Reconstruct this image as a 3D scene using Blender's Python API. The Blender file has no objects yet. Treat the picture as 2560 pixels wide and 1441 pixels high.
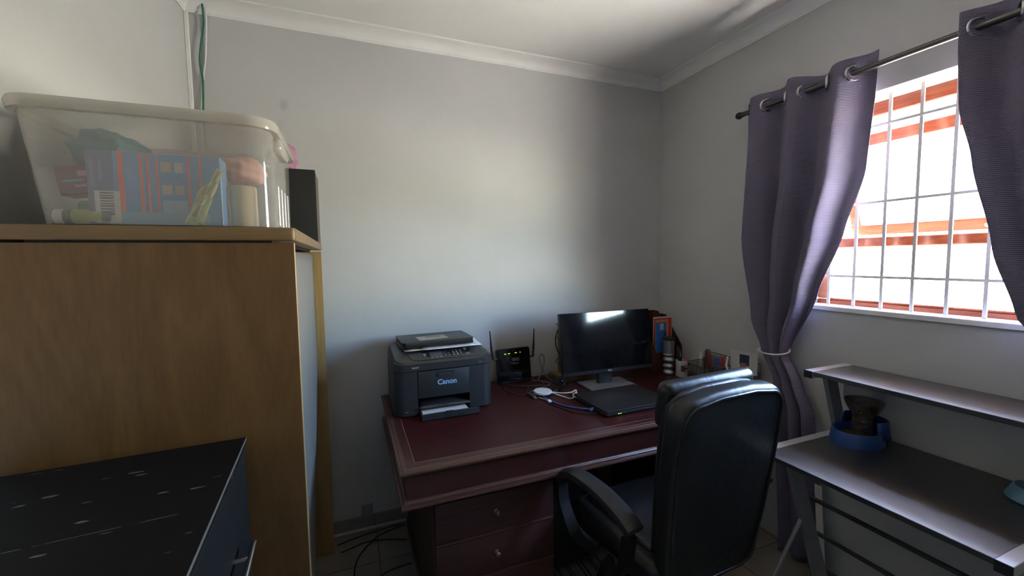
import bpy, bmesh, math, random
from mathutils import Vector, Matrix
random.seed(7)
R = math.radians
SC = bpy.context.scene
COL = SC.collection

# ------------------------------------------------------------------ camera
cam_d = bpy.data.cameras.new('camera')
cam = bpy.data.objects.new('camera', cam_d)
COL.objects.link(cam)
SC.camera = cam
YAW, PITCH, ROLL = R(21.369), R(-4.075), R(-0.747)
FPX = 1033.9
cam_d.sensor_fit = 'HORIZONTAL'
cam_d.sensor_width = 36.0
cam_d.lens = FPX / 2560 * 36.0
cam_d.clip_start = 0.02
fw = Vector((math.sin(YAW) * math.cos(PITCH), math.cos(YAW) * math.cos(PITCH), math.sin(PITCH)))
r0 = Vector((math.cos(YAW), -math.sin(YAW), 0))
u0 = r0.cross(fw)
rr = r0 * math.cos(ROLL) + u0 * math.sin(ROLL)
uu = -r0 * math.sin(ROLL) + u0 * math.cos(ROLL)
cam.matrix_world = Matrix(((rr.x, uu.x, -fw.x, 0), (rr.y, uu.y, -fw.y, 0), (rr.z, uu.z, -fw.z, 1.535), (0, 0, 0, 1)))

# ------------------------------------------------------------------ world and daylight
wd = bpy.data.worlds.new('world')
SC.world = wd
wd.use_nodes = True
sky = wd.node_tree.nodes.new('ShaderNodeTexSky')
sky.sky_type = 'NISHITA'
sky.sun_disc = False
sky.sun_elevation = R(62)
sky.sun_rotation = R(50)
sky.air_density = 1.0
sky.dust_density = 0.3
sky.ozone_density = 1.5
wd.node_tree.links.new(sky.outputs[0], wd.node_tree.nodes['Background'].inputs[0])
wd.node_tree.nodes['Background'].inputs[1].default_value = 12.0


def area_light(name, loc, rot, sx, sy, energy, color, portal=False):
    d = bpy.data.lights.new(name, 'AREA')
    d.shape = 'RECTANGLE'
    d.size, d.size_y = sx, sy
    d.energy = energy
    d.color = color
    if portal:
        d.cycles.is_portal = True
    o = bpy.data.objects.new(name, d)
    COL.objects.link(o)
    o.location = loc
    o.rotation_euler = rot
    return o


# daylight bounced off the sunlit yard wall and paving outside the window
area_light('yard_wall_daylight', (7.5, -3.5, 1.08), (R(90), 0, R(90)), 13.0, 1.74, 4300, (1.0, 0.95, 0.89))
area_light('yard_paving_daylight', (4.6, -1.5, 0.0), (R(180), 0, 0), 4.2, 9.0, 11000, (1.0, 0.94, 0.87))
area_light('window_portal', (2.30, 0.765, 1.76), (R(90), 0, R(90)), 1.22, 0.94, 1, (1, 1, 1), portal=True)

SC.view_settings.view_transform = 'Standard'
SC.view_settings.look = 'None'
SC.view_settings.gamma = 1
SC.view_settings.use_curve_mapping = False
SC.view_settings.exposure = 0.34
SC.cycles.use_denoising = True
SC.cycles.max_bounces = 7
SC.cycles.diffuse_bounces = 6
SC.cycles.glossy_bounces = 3
SC.cycles.transparent_max_bounces = 12
SC.cycles.sample_clamp_indirect = 15.0
SC.cycles.use_light_tree = False
SC.cycles.caustics_reflective = False
SC.cycles.caustics_refractive = False


# ------------------------------------------------------------------ materials
def nt(name):
    m = bpy.data.materials.new(name)
    m.use_nodes = True
    return m, m.node_tree.nodes, m.node_tree.links, m.node_tree.nodes['Principled BSDF']


def mat(name, col, rough=0.5, metal=0.0, spec=0.5, noise=0.0, nscale=30.0, bump=0.0, bscale=200.0, stretch=(1, 1, 1), alpha=1.0, coat=0.0, emit=None, estr=0.0):
    m, n, l, b = nt(name)
    b.inputs['Base Color'].default_value = (*col, 1)
    b.inputs['Roughness'].default_value = rough
    b.inputs['Metallic'].default_value = metal
    b.inputs['Specular IOR Level'].default_value = spec
    b.inputs['Coat Weight'].default_value = coat
    b.inputs['Coat Roughness'].default_value = 0.12
    if emit:
        b.inputs['Emission Color'].default_value = (*emit, 1)
        b.inputs['Emission Strength'].default_value = estr
    tc = None
    if noise or bump:
        tc = n.new('ShaderNodeTexCoord')
        mp = n.new('ShaderNodeMapping')
        mp.inputs['Scale'].default_value = stretch
        l.new(tc.outputs['Object'], mp.inputs[0])
    if noise:
        t = n.new('ShaderNodeTexNoise')
        t.inputs['Scale'].default_value = nscale
        t.inputs['Detail'].default_value = 5
        l.new(mp.outputs[0], t.inputs['Vector'])
        mx = n.new('ShaderNodeMix')
        mx.data_type = 'RGBA'
        mx.inputs[6].default_value = (*[c * (1 - noise) for c in col], 1)
        mx.inputs[7].default_value = (*[min(1, c * (1 + noise)) for c in col], 1)
        l.new(t.outputs['Fac'], mx.inputs[0])
        l.new(mx.outputs[2], b.inputs['Base Color'])
    if bump:
        t2 = n.new('ShaderNodeTexNoise')
        t2.inputs['Scale'].default_value = bscale
        t2.inputs['Detail'].default_value = 4
        l.new(mp.outputs[0], t2.inputs['Vector'])
        bp = n.new('ShaderNodeBump')
        bp.inputs['Strength'].default_value = bump
        bp.inputs['Distance'].default_value = 0.01
        l.new(t2.outputs['Fac'], bp.inputs['Height'])
        l.new(bp.outputs[0], b.inputs['Normal'])
    return m


def M_(n, l, op, a, b=None, c=None):
    k = n.new('ShaderNodeMath')
    k.operation = op
    for i, v in enumerate((a, b, c)):
        if v is None:
            continue
        if isinstance(v, (int, float)):
            k.inputs[i].default_value = v
        else:
            l.new(v, k.inputs[i])
    return k.outputs[0]


def ramp(n, l, fac, stops):
    r = n.new('ShaderNodeValToRGB')
    e = r.color_ramp.elements
    while len(e) < len(stops):
        e.new(0.5)
    for i, (p, c) in enumerate(stops):
        e[i].position = p
        e[i].color = (*c, 1)
    l.new(fac, r.inputs[0])
    return r.outputs[0]


def print_mat(name, base, rects, axes=(0, 2), rough=0.5, spec=0.5):
    """flat print: coloured rectangles (u0,u1,v0,v1,colour) in the object's own coordinates"""
    m, n, l, b = nt(name)
    b.inputs['Roughness'].default_value = rough
    b.inputs['Specular IOR Level'].default_value = spec
    tc = n.new('ShaderNodeTexCoord')
    sp = n.new('ShaderNodeSeparateXYZ')
    l.new(tc.outputs['Object'], sp.inputs[0])
    u, v = sp.outputs[axes[0]], sp.outputs[axes[1]]
    cur = None
    for (a0, a1, b0, b1, c) in rects:
        f = M_(n, l, 'MULTIPLY',
               M_(n, l, 'COMPARE', u, (a0 + a1) / 2, abs(a1 - a0) / 2),
               M_(n, l, 'COMPARE', v, (b0 + b1) / 2, abs(b1 - b0) / 2))
        mx = n.new('ShaderNodeMix')
        mx.data_type = 'RGBA'
        l.new(f, mx.inputs[0])
        if cur is None:
            mx.inputs[6].default_value = (*base, 1)
        else:
            l.new(cur, mx.inputs[6])
        mx.inputs[7].default_value = (*c, 1)
        cur = mx.outputs[2]
    l.new(cur, b.inputs['Base Color'])
    return m


def wall_mat(name, col, smudge=None):
    m, n, l, b = nt(name)
    b.inputs['Roughness'].default_value = 0.62
    b.inputs['Specular IOR Level'].default_value = 0.3
    tc = n.new('ShaderNodeTexCoord')
    t = n.new('ShaderNodeTexNoise')
    t.inputs['Scale'].default_value = 2.2
    t.inputs['Detail'].default_value = 6
    l.new(tc.outputs['Object'], t.inputs['Vector'])
    c = ramp(n, l, t.outputs['Fac'], [(0.3, tuple(x * 0.95 for x in col)), (0.7, tuple(x * 1.04 for x in col))])
    if smudge:
        for (p, rad, amt) in smudge:
            d = n.new('ShaderNodeVectorMath')
            d.operation = 'DISTANCE'
            l.new(tc.outputs['Object'], d.inputs[0])
            d.inputs[1].default_value = p
            t3 = n.new('ShaderNodeTexNoise')
            t3.inputs['Scale'].default_value = 25
            l.new(tc.outputs['Object'], t3.inputs['Vector'])
            dd = M_(n, l, 'ADD', d.outputs['Value'], M_(n, l, 'MULTIPLY', t3.outputs['Fac'], rad * 0.9))
            f = n.new('ShaderNodeMapRange')
            f.interpolation_type = 'SMOOTHSTEP'
            f.inputs['From Min'].default_value = rad * 0.5
            f.inputs['From Max'].default_value = rad * 1.5
            f.inputs['To Min'].default_value = amt
            f.inputs['To Max'].default_value = 0
            l.new(dd, f.inputs['Value'])
            mx = n.new('ShaderNodeMix')
            mx.data_type = 'RGBA'
            l.new(f.outputs[0], mx.inputs[0])
            l.new(c, mx.inputs[6])
            mx.inputs[7].default_value = (col[0] * 0.55, col[1] * 0.55, col[2] * 0.56, 1)
            c = mx.outputs[2]
    l.new(c, b.inputs['Base Color'])
    t2 = n.new('ShaderNodeTexNoise')
    t2.inputs['Scale'].default_value = 90
    t2.inputs['Detail'].default_value = 5
    l.new(tc.outputs['Object'], t2.inputs['Vector'])
    bp = n.new('ShaderNodeBump')
    bp.inputs['Strength'].default_value = 0.12
    bp.inputs['Distance'].default_value = 0.006
    l.new(t2.outputs['Fac'], bp.inputs['Height'])
    l.new(bp.outputs[0], b.inputs['Normal'])
    return m


def wood_mat(name, dark, light, axis=2, scale=9.0, rough=0.4, spec=0.4, dist=3.0, fine=0.5, coat=0.0, bump=0.0, stretch=0.10, rings=7.0):
    """long-grain wood: stretched along axis"""
    m, n, l, b = nt(name)
    b.inputs['Roughness'].default_value = rough
    b.inputs['Specular IOR Level'].default_value = spec
    b.inputs['Coat Weight'].default_value = coat
    b.inputs['Coat Roughness'].default_value = 0.2
    tc = n.new('ShaderNodeTexCoord')
    mp = n.new('ShaderNodeMapping')
    s = [1.0, 1.0, 1.0]
    s[axis] = stretch
    mp.inputs['Scale'].default_value = s
    l.new(tc.outputs['Object'], mp.inputs[0])
    t = n.new('ShaderNodeTexNoise')
    t.inputs['Scale'].default_value = scale
    t.inputs['Detail'].default_value = 3
    t.inputs['Distortion'].default_value = dist * 0.25
    l.new(mp.outputs[0], t.inputs['Vector'])
    rings = M_(n, l, 'FRACT', M_(n, l, 'MULTIPLY', t.outputs['Fac'], rings))
    tri = M_(n, l, 'PINGPONG', M_(n, l, 'MULTIPLY', rings, 2.0), 1.0)
    t2 = n.new('ShaderNodeTexNoise')
    t2.inputs['Scale'].default_value = scale * 28
    t2.inputs['Detail'].default_value = 4
    l.new(mp.outputs[0], t2.inputs['Vector'])
    f = M_(n, l, 'ADD', M_(n, l, 'MULTIPLY', tri, 1 - fine), M_(n, l, 'MULTIPLY', t2.outputs['Fac'], fine))
    c = ramp(n, l, f, [(0.12, dark), (0.85, light)])
    l.new(c, b.inputs['Base Color'])
    if bump:
        bp = n.new('ShaderNodeBump')
        bp.inputs['Strength'].default_value = bump
        bp.inputs['Distance'].default_value = 0.002
        l.new(f, bp.inputs['Height'])
        l.new(bp.outputs[0], b.inputs['Normal'])
    return m


MAT = {}
MAT['wall'] = wall_mat('grey wall paint', (0.52, 0.52, 0.515))
MAT['wall_b'] = wall_mat('grey wall paint smudged', (0.52, 0.52, 0.515), [((-0.28, 2.43, 2.33), 0.035, 0.5), ((-0.30, 2.43, 2.23), 0.03, 0.2)])
MAT['ceil'] = mat('white ceiling', (0.80, 0.785, 0.76), 0.8, noise=0.02, nscale=3)
MAT['cornice'] = mat('white cornice', (0.78, 0.77, 0.75), 0.6, bump=0.04, bscale=40)
MAT['tile'] = mat('floor tile', (0.24, 0.22, 0.195), 0.28, noise=0.25, nscale=9, bump=0.03, bscale=30)
MAT['grout'] = mat('grout', (0.07, 0.066, 0.06), 0.9)
MAT['skirt'] = mat('skirting tile', (0.24, 0.22, 0.20), 0.35, noise=0.2, nscale=12)
MAT['sill'] = mat('white sill', (0.75, 0.74, 0.73), 0.5)
MAT['winwood'] = wood_mat('red window wood', (0.16, 0.03, 0.012), (0.30, 0.07, 0.03), axis=1, scale=14, rough=0.3, spec=0.5)
MAT['grille'] = mat('cream grille paint', (0.45, 0.43, 0.38), 0.45)
MAT['oak'] = wood_mat('oak laminate', (0.122, 0.060, 0.019), (0.198, 0.104, 0.036), axis=2, scale=4.6, rough=0.42, spec=0.35, fine=0.6, dist=6.0, stretch=0.16, rings=4.0)
MAT['oak_h'] = wood_mat('oak laminate edge', (0.15, 0.088, 0.036), (0.215, 0.132, 0.060), axis=0, scale=5, rough=0.4, spec=0.35, fine=0.5)
MAT['oak_pale'] = wood_mat('pale oak edge', (0.30, 0.185, 0.065), (0.38, 0.25, 0.10), axis=2, scale=8, rough=0.45, fine=0.6)
MAT['hardboard'] = mat('grey hardboard', (0.20, 0.188, 0.18), 0.6, spec=0.2)
MAT['dark'] = mat('painted recess shade', (0.01, 0.01, 0.011), 0.8)  # near-black that paints the shade inside gaps and recesses
MAT['mahog'] = wood_mat('mahogany', (0.040, 0.0105, 0.0085), (0.066, 0.019, 0.0145), axis=0, scale=7, rough=0.33, spec=0.45, fine=0.6, bump=0.08)
MAT['mahog_v'] = wood_mat('mahogany pedestal', (0.056, 0.022, 0.020), (0.085, 0.034, 0.030), axis=0, scale=6, rough=0.42, spec=0.4, fine=0.6)
MAT['mahog_edge'] = wood_mat('worn and lit edge mahogany', (0.055, 0.018, 0.013), (0.11, 0.048, 0.033), axis=0, scale=18, rough=0.32, spec=0.5, fine=0.75, bump=0.15)
MAT['leather_top'] = mat('oxblood desk inset', (0.042, 0.0085, 0.0080), 0.38, spec=0.15, noise=0.3, nscale=14, bump=0.03, bscale=150)
MAT['brass'] = mat('aged brass', (0.42, 0.34, 0.20), 0.3, metal=1)
MAT['chrome'] = mat('chrome', (0.62, 0.63, 0.65), 0.22, metal=1)
MAT['steel'] = mat('brushed steel', (0.45, 0.45, 0.46), 0.38, metal=1)
MAT['silver'] = mat('silver painted tube', (0.30, 0.31, 0.33), 0.42, metal=0.4)
MAT['silvercap'] = mat('silver edge strip', (0.55, 0.56, 0.58), 0.4, metal=0.3)
MAT['blackleather'] = mat('black leather', (0.010, 0.0102, 0.011), 0.36, spec=0.45, bump=0.14, bscale=40)
MAT['blackplastic'] = mat('black plastic', (0.013, 0.013, 0.014), 0.42)
MAT['armplastic'] = mat('black armrest polymer', (0.016, 0.017, 0.02), 0.5, bump=0.05, bscale=300)
MAT['printer'] = mat('charcoal printer plastic', (0.026, 0.027, 0.029), 0.42, bump=0.02, bscale=400)
MAT['printer2'] = mat('dark printer lid plastic', (0.030, 0.029, 0.028), 0.38)
MAT['panelgrey'] = mat('grey display', (0.10, 0.10, 0.105), 0.3)
MAT['key'] = mat('key legend grey', (0.45, 0.45, 0.45), 0.5)
MAT['redkey'] = mat('red key', (0.25, 0.03, 0.02), 0.5)
MAT['gloss'] = mat('gloss black', (0.006, 0.006, 0.008), 0.12, spec=0.5)
MAT['screen'] = mat('monitor screen', (0.005, 0.005, 0.006), 0.075, spec=0.5)
MAT['greyprint'] = mat('grey print', (0.22, 0.23, 0.25), 0.5)
MAT['led'] = mat('green led', (0.3, 0.7, 0.02), 0.4, emit=(0.35, 1.0, 0.04), estr=1.6)
MAT['white'] = mat('white plastic', (0.75, 0.74, 0.73), 0.4)
MAT['paper'] = mat('white paper', (0.74, 0.73, 0.74), 0.7)
MAT['paper2'] = mat('cream paper', (0.55, 0.50, 0.40), 0.7)
MAT['blue_cable'] = mat('blue cable', (0.035, 0.10, 0.30), 0.45)
MAT['black_cable'] = mat('black cable', (0.012, 0.012, 0.013), 0.45)
MAT['grey_cable'] = mat('grey cable', (0.16, 0.16, 0.18), 0.45)
MAT['green_cable'] = mat('green cable', (0.015, 0.15, 0.085), 0.45)
MAT['canon'] = mat('silver blue lettering', (0.30, 0.48, 0.72), 0.35)
MAT['basegrey'] = mat('grey stand plate', (0.16, 0.16, 0.16), 0.4)
MAT['bluefeeder'] = mat('blue feeder plastic', (0.020, 0.060, 0.23), 0.34)
MAT['palebowl'] = mat('pale blue bowl', (0.10, 0.22, 0.32), 0.4)
MAT['kibble'] = mat('kibble', (0.055, 0.030, 0.016), 0.8, noise=0.6, nscale=140, bump=0.9, bscale=110)
MAT['pink'] = mat('pink satin cloth', (0.40, 0.20, 0.31), 0.45, bump=0.9, bscale=38)
MAT['carton'] = mat('brown carton', (0.16, 0.12, 0.07), 0.7, noise=0.3, nscale=8)
MAT['rubber'] = mat('dark rubber', (0.015, 0.015, 0.015), 0.7)
MAT['pen_blue'] = mat('blue pen', (0.02, 0.04, 0.22), 0.35)
MAT['pen_red'] = mat('red pen', (0.35, 0.02, 0.03), 0.35)
MAT['redbrown'] = mat('red brown handset', (0.13, 0.025, 0.02), 0.3)
MAT['mesh'] = mat('dark wire mesh', (0.045, 0.045, 0.05), 0.5, metal=0.3)
MAT['teal'] = mat('teal cloth', (0.06, 0.20, 0.23), 0.8)
MAT['lime'] = mat('lime label', (0.34, 0.38, 0.04), 0.5)
MAT['navy'] = mat('navy cap', (0.02, 0.035, 0.06), 0.5)
MAT['salmon'] = mat('salmon cloth', (0.72, 0.36, 0.30), 0.8)
MAT['beige'] = mat('beige roll', (0.60, 0.48, 0.32), 0.6)


def shelf_mat():
    m, n, l, b = nt('black ash laminate')
    tc = n.new('ShaderNodeTexCoord')
    mp = n.new('ShaderNodeMapping')
    mp.inputs['Scale'].default_value = (1, 0.035, 1)
    l.new(tc.outputs['Object'], mp.inputs[0])
    t = n.new('ShaderNodeTexNoise')
    t.inputs['Scale'].default_value = 150
    t.inputs['Detail'].default_value = 4
    l.new(mp.outputs[0], t.inputs['Vector'])
    l.new(ramp(n, l, t.outputs['Fac'], [(0.35, (0.005, 0.005, 0.006)), (0.7, (0.016, 0.017, 0.019))]), b.inputs['Base Color'])
    l.new(M_(n, l, 'MULTIPLY_ADD', t.outputs['Fac'], 0.4, 0.28), b.inputs['Roughness'])
    bp = n.new('ShaderNodeBump')
    bp.inputs['Strength'].default_value = 0.12
    bp.inputs['Distance'].default_value = 0.002
    l.new(t.outputs['Fac'], bp.inputs['Height'])
    l.new(bp.outputs[0], b.inputs['Normal'])
    b.inputs['Specular IOR Level'].default_value = 1.0
    b.inputs['Coat Weight'].default_value = 0.9
    b.inputs['Coat Roughness'].default_value = 0.47
    return m


MAT['ash'] = shelf_mat()


def dresser_mat():
    """near-black laminate with pale chips and one long scratch"""
    m, n, l, b = nt('chipped black laminate')
    tc = n.new('ShaderNodeTexCoord')
    mp = n.new('ShaderNodeMapping')
    mp.inputs['Scale'].default_value = (9, 30, 1)
    mp.inputs['Rotation'].default_value = (0, 0, R(-18))
    l.new(tc.outputs['Object'], mp.inputs[0])
    v = n.new('ShaderNodeTexVoronoi')
    v.inputs['Scale'].default_value = 2.3
    v.inputs['Randomness'].default_value = 1
    l.new(mp.outputs[0], v.inputs['Vector'])
    t = n.new('ShaderNodeTexNoise')
    t.inputs['Scale'].default_value = 5
    t.inputs['Detail'].default_value = 4
    l.new(mp.outputs[0], t.inputs['Vector'])
    sep = n.new('ShaderNodeSeparateColor')
    l.new(v.outputs['Color'], sep.inputs[0])
    keep = M_(n, l, 'GREATER_THAN', sep.outputs[0], 0.64)
    size = M_(n, l, 'MULTIPLY_ADD', sep.outputs[1], 0.30, 0.05)
    d = M_(n, l, 'ADD', v.outputs['Distance'], M_(n, l, 'MULTIPLY_ADD', t.outputs['Fac'], 0.55, -0.20))
    chip = M_(n, l, 'MULTIPLY', M_(n, l, 'LESS_THAN', d, size), keep)
    chip = M_(n, l, 'MULTIPLY', chip, M_(n, l, 'MULTIPLY_ADD', sep.outputs[2], 0.9, 0.05))
    # long scratch along local x near the middle
    sp = n.new('ShaderNodeSeparateXYZ')
    l.new(tc.outputs['Object'], sp.inputs[0])
    scr = M_(n, l, 'MULTIPLY', M_(n, l, 'COMPARE', M_(n, l, 'MULTIPLY_ADD', sp.outputs[0], -0.02, sp.outputs[1]), -0.338, 0.0011),
             M_(n, l, 'MULTIPLY', M_(n, l, 'COMPARE', sp.outputs[0], -0.235, 0.18), M_(n, l, 'GREATER_THAN', t.outputs['Fac'], 0.42)))
    f = M_(n, l, 'MAXIMUM', chip, M_(n, l, 'MULTIPLY', scr, 0.5))
    mx = n.new('ShaderNodeMix')
    mx.data_type = 'RGBA'
    l.new(f, mx.inputs[0])
    mx.inputs[6].default_value = (0.0075, 0.0062, 0.0062, 1)
    mx.inputs[7].default_value = (0.20, 0.18, 0.165, 1)
    l.new(mx.outputs[2], b.inputs['Base Color'])
    b.inputs['Roughness'].default_value = 0.6
    b.inputs['Specular IOR Level'].default_value = 0.10
    return m


MAT['dresser_top'] = dresser_mat()
MAT['dresser'] = mat('black laminate', (0.012, 0.0115, 0.0125), 0.55, spec=0.12, noise=0.2, nscale=20)
MAT['chipedge'] = mat('chipped board edge', (0.11, 0.10, 0.095), 0.7, noise=0.5, nscale=60)


def curtain_mat():
    m, n, l, b = nt('plum woven curtain')
    out = n['Material Output']
    tc = n.new('ShaderNodeTexCoord')
    sp = n.new('ShaderNodeSeparateXYZ')
    l.new(tc.outputs['UV'], sp.inputs[0])
    wz = M_(n, l, 'PINGPONG', M_(n, l, 'MULTIPLY', sp.outputs[1], 300.0), 1.0)
    wy = M_(n, l, 'PINGPONG', M_(n, l, 'MULTIPLY', sp.outputs[0], 300.0), 1.0)
    grid = M_(n, l, 'MULTIPLY', wz, M_(n, l, 'MULTIPLY_ADD', wy, 0.5, 0.5))
    c = ramp(n, l, grid, [(0.1, (0.156, 0.140, 0.203)), (0.75, (0.235, 0.210, 0.295))])
    df = n.new('ShaderNodeBsdfDiffuse')
    l.new(c, df.inputs[0])
    tr = n.new('ShaderNodeBsdfTranslucent')
    ct = ramp(n, l, grid, [(0.15, (0.10, 0.09, 0.105)), (0.8, (0.34, 0.295, 0.335))])
    l.new(ct, tr.inputs[0])
    bp = n.new('ShaderNodeBump')
    bp.inputs['Strength'].default_value = 0.5
    bp.inputs['Distance'].default_value = 0.004
    l.new(grid, bp.inputs['Height'])
    l.new(bp.outputs[0], df.inputs['Normal'])
    sh = n.new('ShaderNodeBsdfSheen')
    sh.inputs['Color'].default_value = (0.3, 0.28, 0.35, 1)
    mx = n.new('ShaderNodeMixShader')
    mx.inputs[0].default_value = 0.12
    l.new(df.outputs[0], mx.inputs[1])
    l.new(tr.outputs[0], mx.inputs[2])
    l.new(mx.outputs[0], out.inputs['Surface'])
    n.remove(b)
    return m


MAT['curtain'] = curtain_mat()


def clear_mat(name, tint, transp, rough, milky):
    """thin see-through plastic or glass: transparent with a share of milky diffuse and a glossy coat"""
    m, n, l, b = nt(name)
    out = n['Material Output']
    n.remove(b)
    tp = n.new('ShaderNodeBsdfTransparent')
    tp.inputs[0].default_value = (*tint, 1)
    df = n.new('ShaderNodeBsdfDiffuse')
    df.inputs[0].default_value = (*milky, 1)
    tl = n.new('ShaderNodeBsdfTranslucent')
    tl.inputs[0].default_value = (*milky, 1)
    a = n.new('ShaderNodeMixShader')
    a.inputs[0].default_value = 0.5
    l.new(df.outputs[0], a.inputs[1])
    l.new(tl.outputs[0], a.inputs[2])
    c = n.new('ShaderNodeMixShader')
    c.inputs[0].default_value = transp
    l.new(a.outputs[0], c.inputs[1])
    l.new(tp.outputs[0], c.inputs[2])
    gl = n.new('ShaderNodeBsdfGlossy')
    gl.inputs['Roughness'].default_value = rough
    lw = n.new('ShaderNodeFresnel')
    geo = n.new('ShaderNodeNewGeometry')          # same reflectance on both faces of the thin sheet
    l.new(M_(n, l, 'MULTIPLY_ADD', geo.outputs['Backfacing'], 1 / 1.45 - 1.45, 1.45), lw.inputs['IOR'])
    e = n.new('ShaderNodeMixShader')
    l.new(lw.outputs[0], e.inputs[0])
    l.new(c.outputs[0], e.inputs[1])
    l.new(gl.outputs[0], e.inputs[2])
    l.new(e.outputs[0], out.inputs['Surface'])
    return m


MAT['glass'] = clear_mat('window glass', (0.97, 0.98, 0.97), 0.99, 0.02, (0.5, 0.5, 0.5))
MAT['tub'] = clear_mat('milky clear plastic', (0.97, 0.96, 0.95), 0.77, 0.08, (0.80, 0.77, 0.72))
MAT['tubrim'] = clear_mat('milky plastic rim', (0.95, 0.94, 0.92), 0.35, 0.15, (0.80, 0.76, 0.69))
MAT['hopper'] = clear_mat('clear hopper plastic', (0.88, 0.88, 0.91), 0.87, 0.06, (0.4, 0.4, 0.42))
MAT['foil'] = clear_mat('crinkled clear wrap', (0.97, 0.97, 0.93), 0.35, 0.10, (0.90, 0.88, 0.55))


# ------------------------------------------------------------------ geometry helpers
def BM():
    return bmesh.new()


def merge(bm, tmp, mtx=None):
    if mtx is not None:
        bmesh.ops.transform(tmp, matrix=mtx, verts=tmp.verts)
    me = bpy.data.meshes.new('tmp')
    tmp.to_mesh(me)
    tmp.free()
    bm.from_mesh(me)
    bpy.data.meshes.remove(me)
    return bm


def box(bm, x0, x1, y0, y1, z0, z1, bev=0.0, seg=2, mtx=None):
    t = bmesh.new()
    bmesh.ops.create_cube(t, size=1)
    for v in t.verts:
        v.co = Vector(((x0 + x1) / 2 + v.co.x * (x1 - x0), (y0 + y1) / 2 + v.co.y * (y1 - y0), (z0 + z1) / 2 + v.co.z * (z1 - z0)))
    if bev:
        bmesh.ops.bevel(t, geom=list(t.edges), offset=bev, segments=seg, profile=0.5, affect='EDGES', clamp_overlap=True)
    return merge(bm, t, mtx)


def prism(bm, poly, axis, a0, a1, bev=0.0, seg=2, mtx=None):
    """polygon extruded along axis ('x': poly=(y,z), 'y': poly=(x,z), 'z': poly=(x,y))"""
    t = bmesh.new()

    def pt(p, a):
        return {'x': (a, p[0], p[1]), 'y': (p[0], a, p[1]), 'z': (p[0], p[1], a)}[axis]
    v0 = [t.verts.new(pt(p, a0)) for p in poly]
    v1 = [t.verts.new(pt(p, a1)) for p in poly]
    f0 = t.faces.new(v0)
    f1 = t.faces.new(v1[::-1])
    k = len(poly)
    for i in range(k):
        t.faces.new((v0[i], v1[i], v1[(i + 1) % k], v0[(i + 1) % k]))
    bmesh.ops.recalc_face_normals(t, faces=list(t.faces))
    if bev:
        es = list(f0.edges) + list(f1.edges)
        bmesh.ops.bevel(t, geom=es, offset=bev, segments=seg, profile=0.5, affect='EDGES', clamp_overlap=True)
    return merge(bm, t, mtx)


def rrect(x0, x1, y0, y1, r, n=5):
    p = []
    for (cx, cy, a) in ((x1 - r, y1 - r, 0), (x0 + r, y1 - r, 90), (x0 + r, y0 + r, 180), (x1 - r, y0 + r, 270)):
        for i in range(n + 1):
            q = R(a + 90 * i / n)
            p.append((cx + r * math.cos(q), cy + r * math.sin(q)))
    return p


def smooth_path(pts, n=8):
    pts = [Vector(p) for p in pts]
    if len(pts) < 3:
        return pts
    out = []
    q = [pts[0] * 2 - pts[1]] + pts + [pts[-1] * 2 - pts[-2]]
    for i in range(1, len(q) - 2):
        p0, p1, p2, p3 = q[i - 1], q[i], q[i + 1], q[i + 2]
        for k in range(n):
            t = k / n
            out.append(0.5 * ((2 * p1) + (p2 - p0) * t + (2 * p0 - 5 * p1 + 4 * p2 - p3) * t * t + (3 * p1 - p0 - 3 * p2 + p3) * t ** 3))
    out.append(pts[-1])
    return out


def sweep(bm, path, prof, up=Vector((0, 0, 1)), scale=None, closed=False):
    """sweep a closed profile [(side, up)] along path"""
    path = [Vector(p) for p in path]
    rings = []
    N = len(path)
    last = None
    for i, p in enumerate(path):
        if closed:
            d = path[(i + 1) % N] - path[i - 1]
        else:
            d = path[min(i + 1, N - 1)] - path[max(i - 1, 0)]
        d.normalize()
        u = up if last is None else last
        s = d.cross(u)
        if s.length < 1e-4:
            s = d.cross(Vector((0.3, 1, 0.2)))
        s.normalize()
        u2 = s.cross(d).normalized()
        if up is None or scale == 'free':
            last = u2
        k = scale[i] if isinstance(scale, (list, tuple)) else 1.0
        rings.append([bm.verts.new(p + s * a * k + u2 * b * k) for a, b in prof])
    K = len(prof)
    M = N if closed else N - 1
    for i in range(M):
        A, B = rings[i], rings[(i + 1) % N]
        for j in range(K):
            bm.faces.new((A[j], A[(j + 1) % K], B[(j + 1) % K], B[j]))
    if not closed:
        bm.faces.new(rings[0][::-1])
        bm.faces.new(rings[-1])
    return bm


def circ(r, n=10):
    return [(r * math.cos(2 * math.pi * i / n), r * math.sin(2 * math.pi * i / n)) for i in range(n)]


def tube(bm, pts, r, n=8, smooth=0, scale=None, closed=False):
    path = smooth_path(pts, smooth) if smooth else [Vector(p) for p in pts]
    t = bmesh.new()
    # rotation-minimising frames so that vertical runs do not twist
    N = len(path)
    rings = []
    u = None
    for i, p in enumerate(path):
        d = (path[(i + 1) % N] - path[i - 1]) if closed else (path[min(i + 1, N - 1)] - path[max(i - 1, 0)])
        d.normalize()
        if u is None:
            u = Vector((0, 0, 1)) if abs(d.z) < 0.9 else Vector((1, 0, 0))
        u = (u - d * u.dot(d))
        if u.length < 1e-5:
            u = d.orthogonal()
        u.normalize()
        s = d.cross(u)
        k = scale[i] if scale else 1.0
        rings.append([t.verts.new(p + (s * math.cos(2 * math.pi * j / n) + u * math.sin(2 * math.pi * j / n)) * r * k) for j in range(n)])
    for i in range(N if closed else N - 1):
        A, B = rings[i], rings[(i + 1) % N]
        for j in range(n):
            t.faces.new((A[j], A[(j + 1) % n], B[(j + 1) % n], B[j]))
    if not closed:
        t.faces.new(rings[0][::-1])
        t.faces.new(rings[-1])
    bmesh.ops.recalc_face_normals(t, faces=list(t.faces))
    return merge(bm, t)


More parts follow.
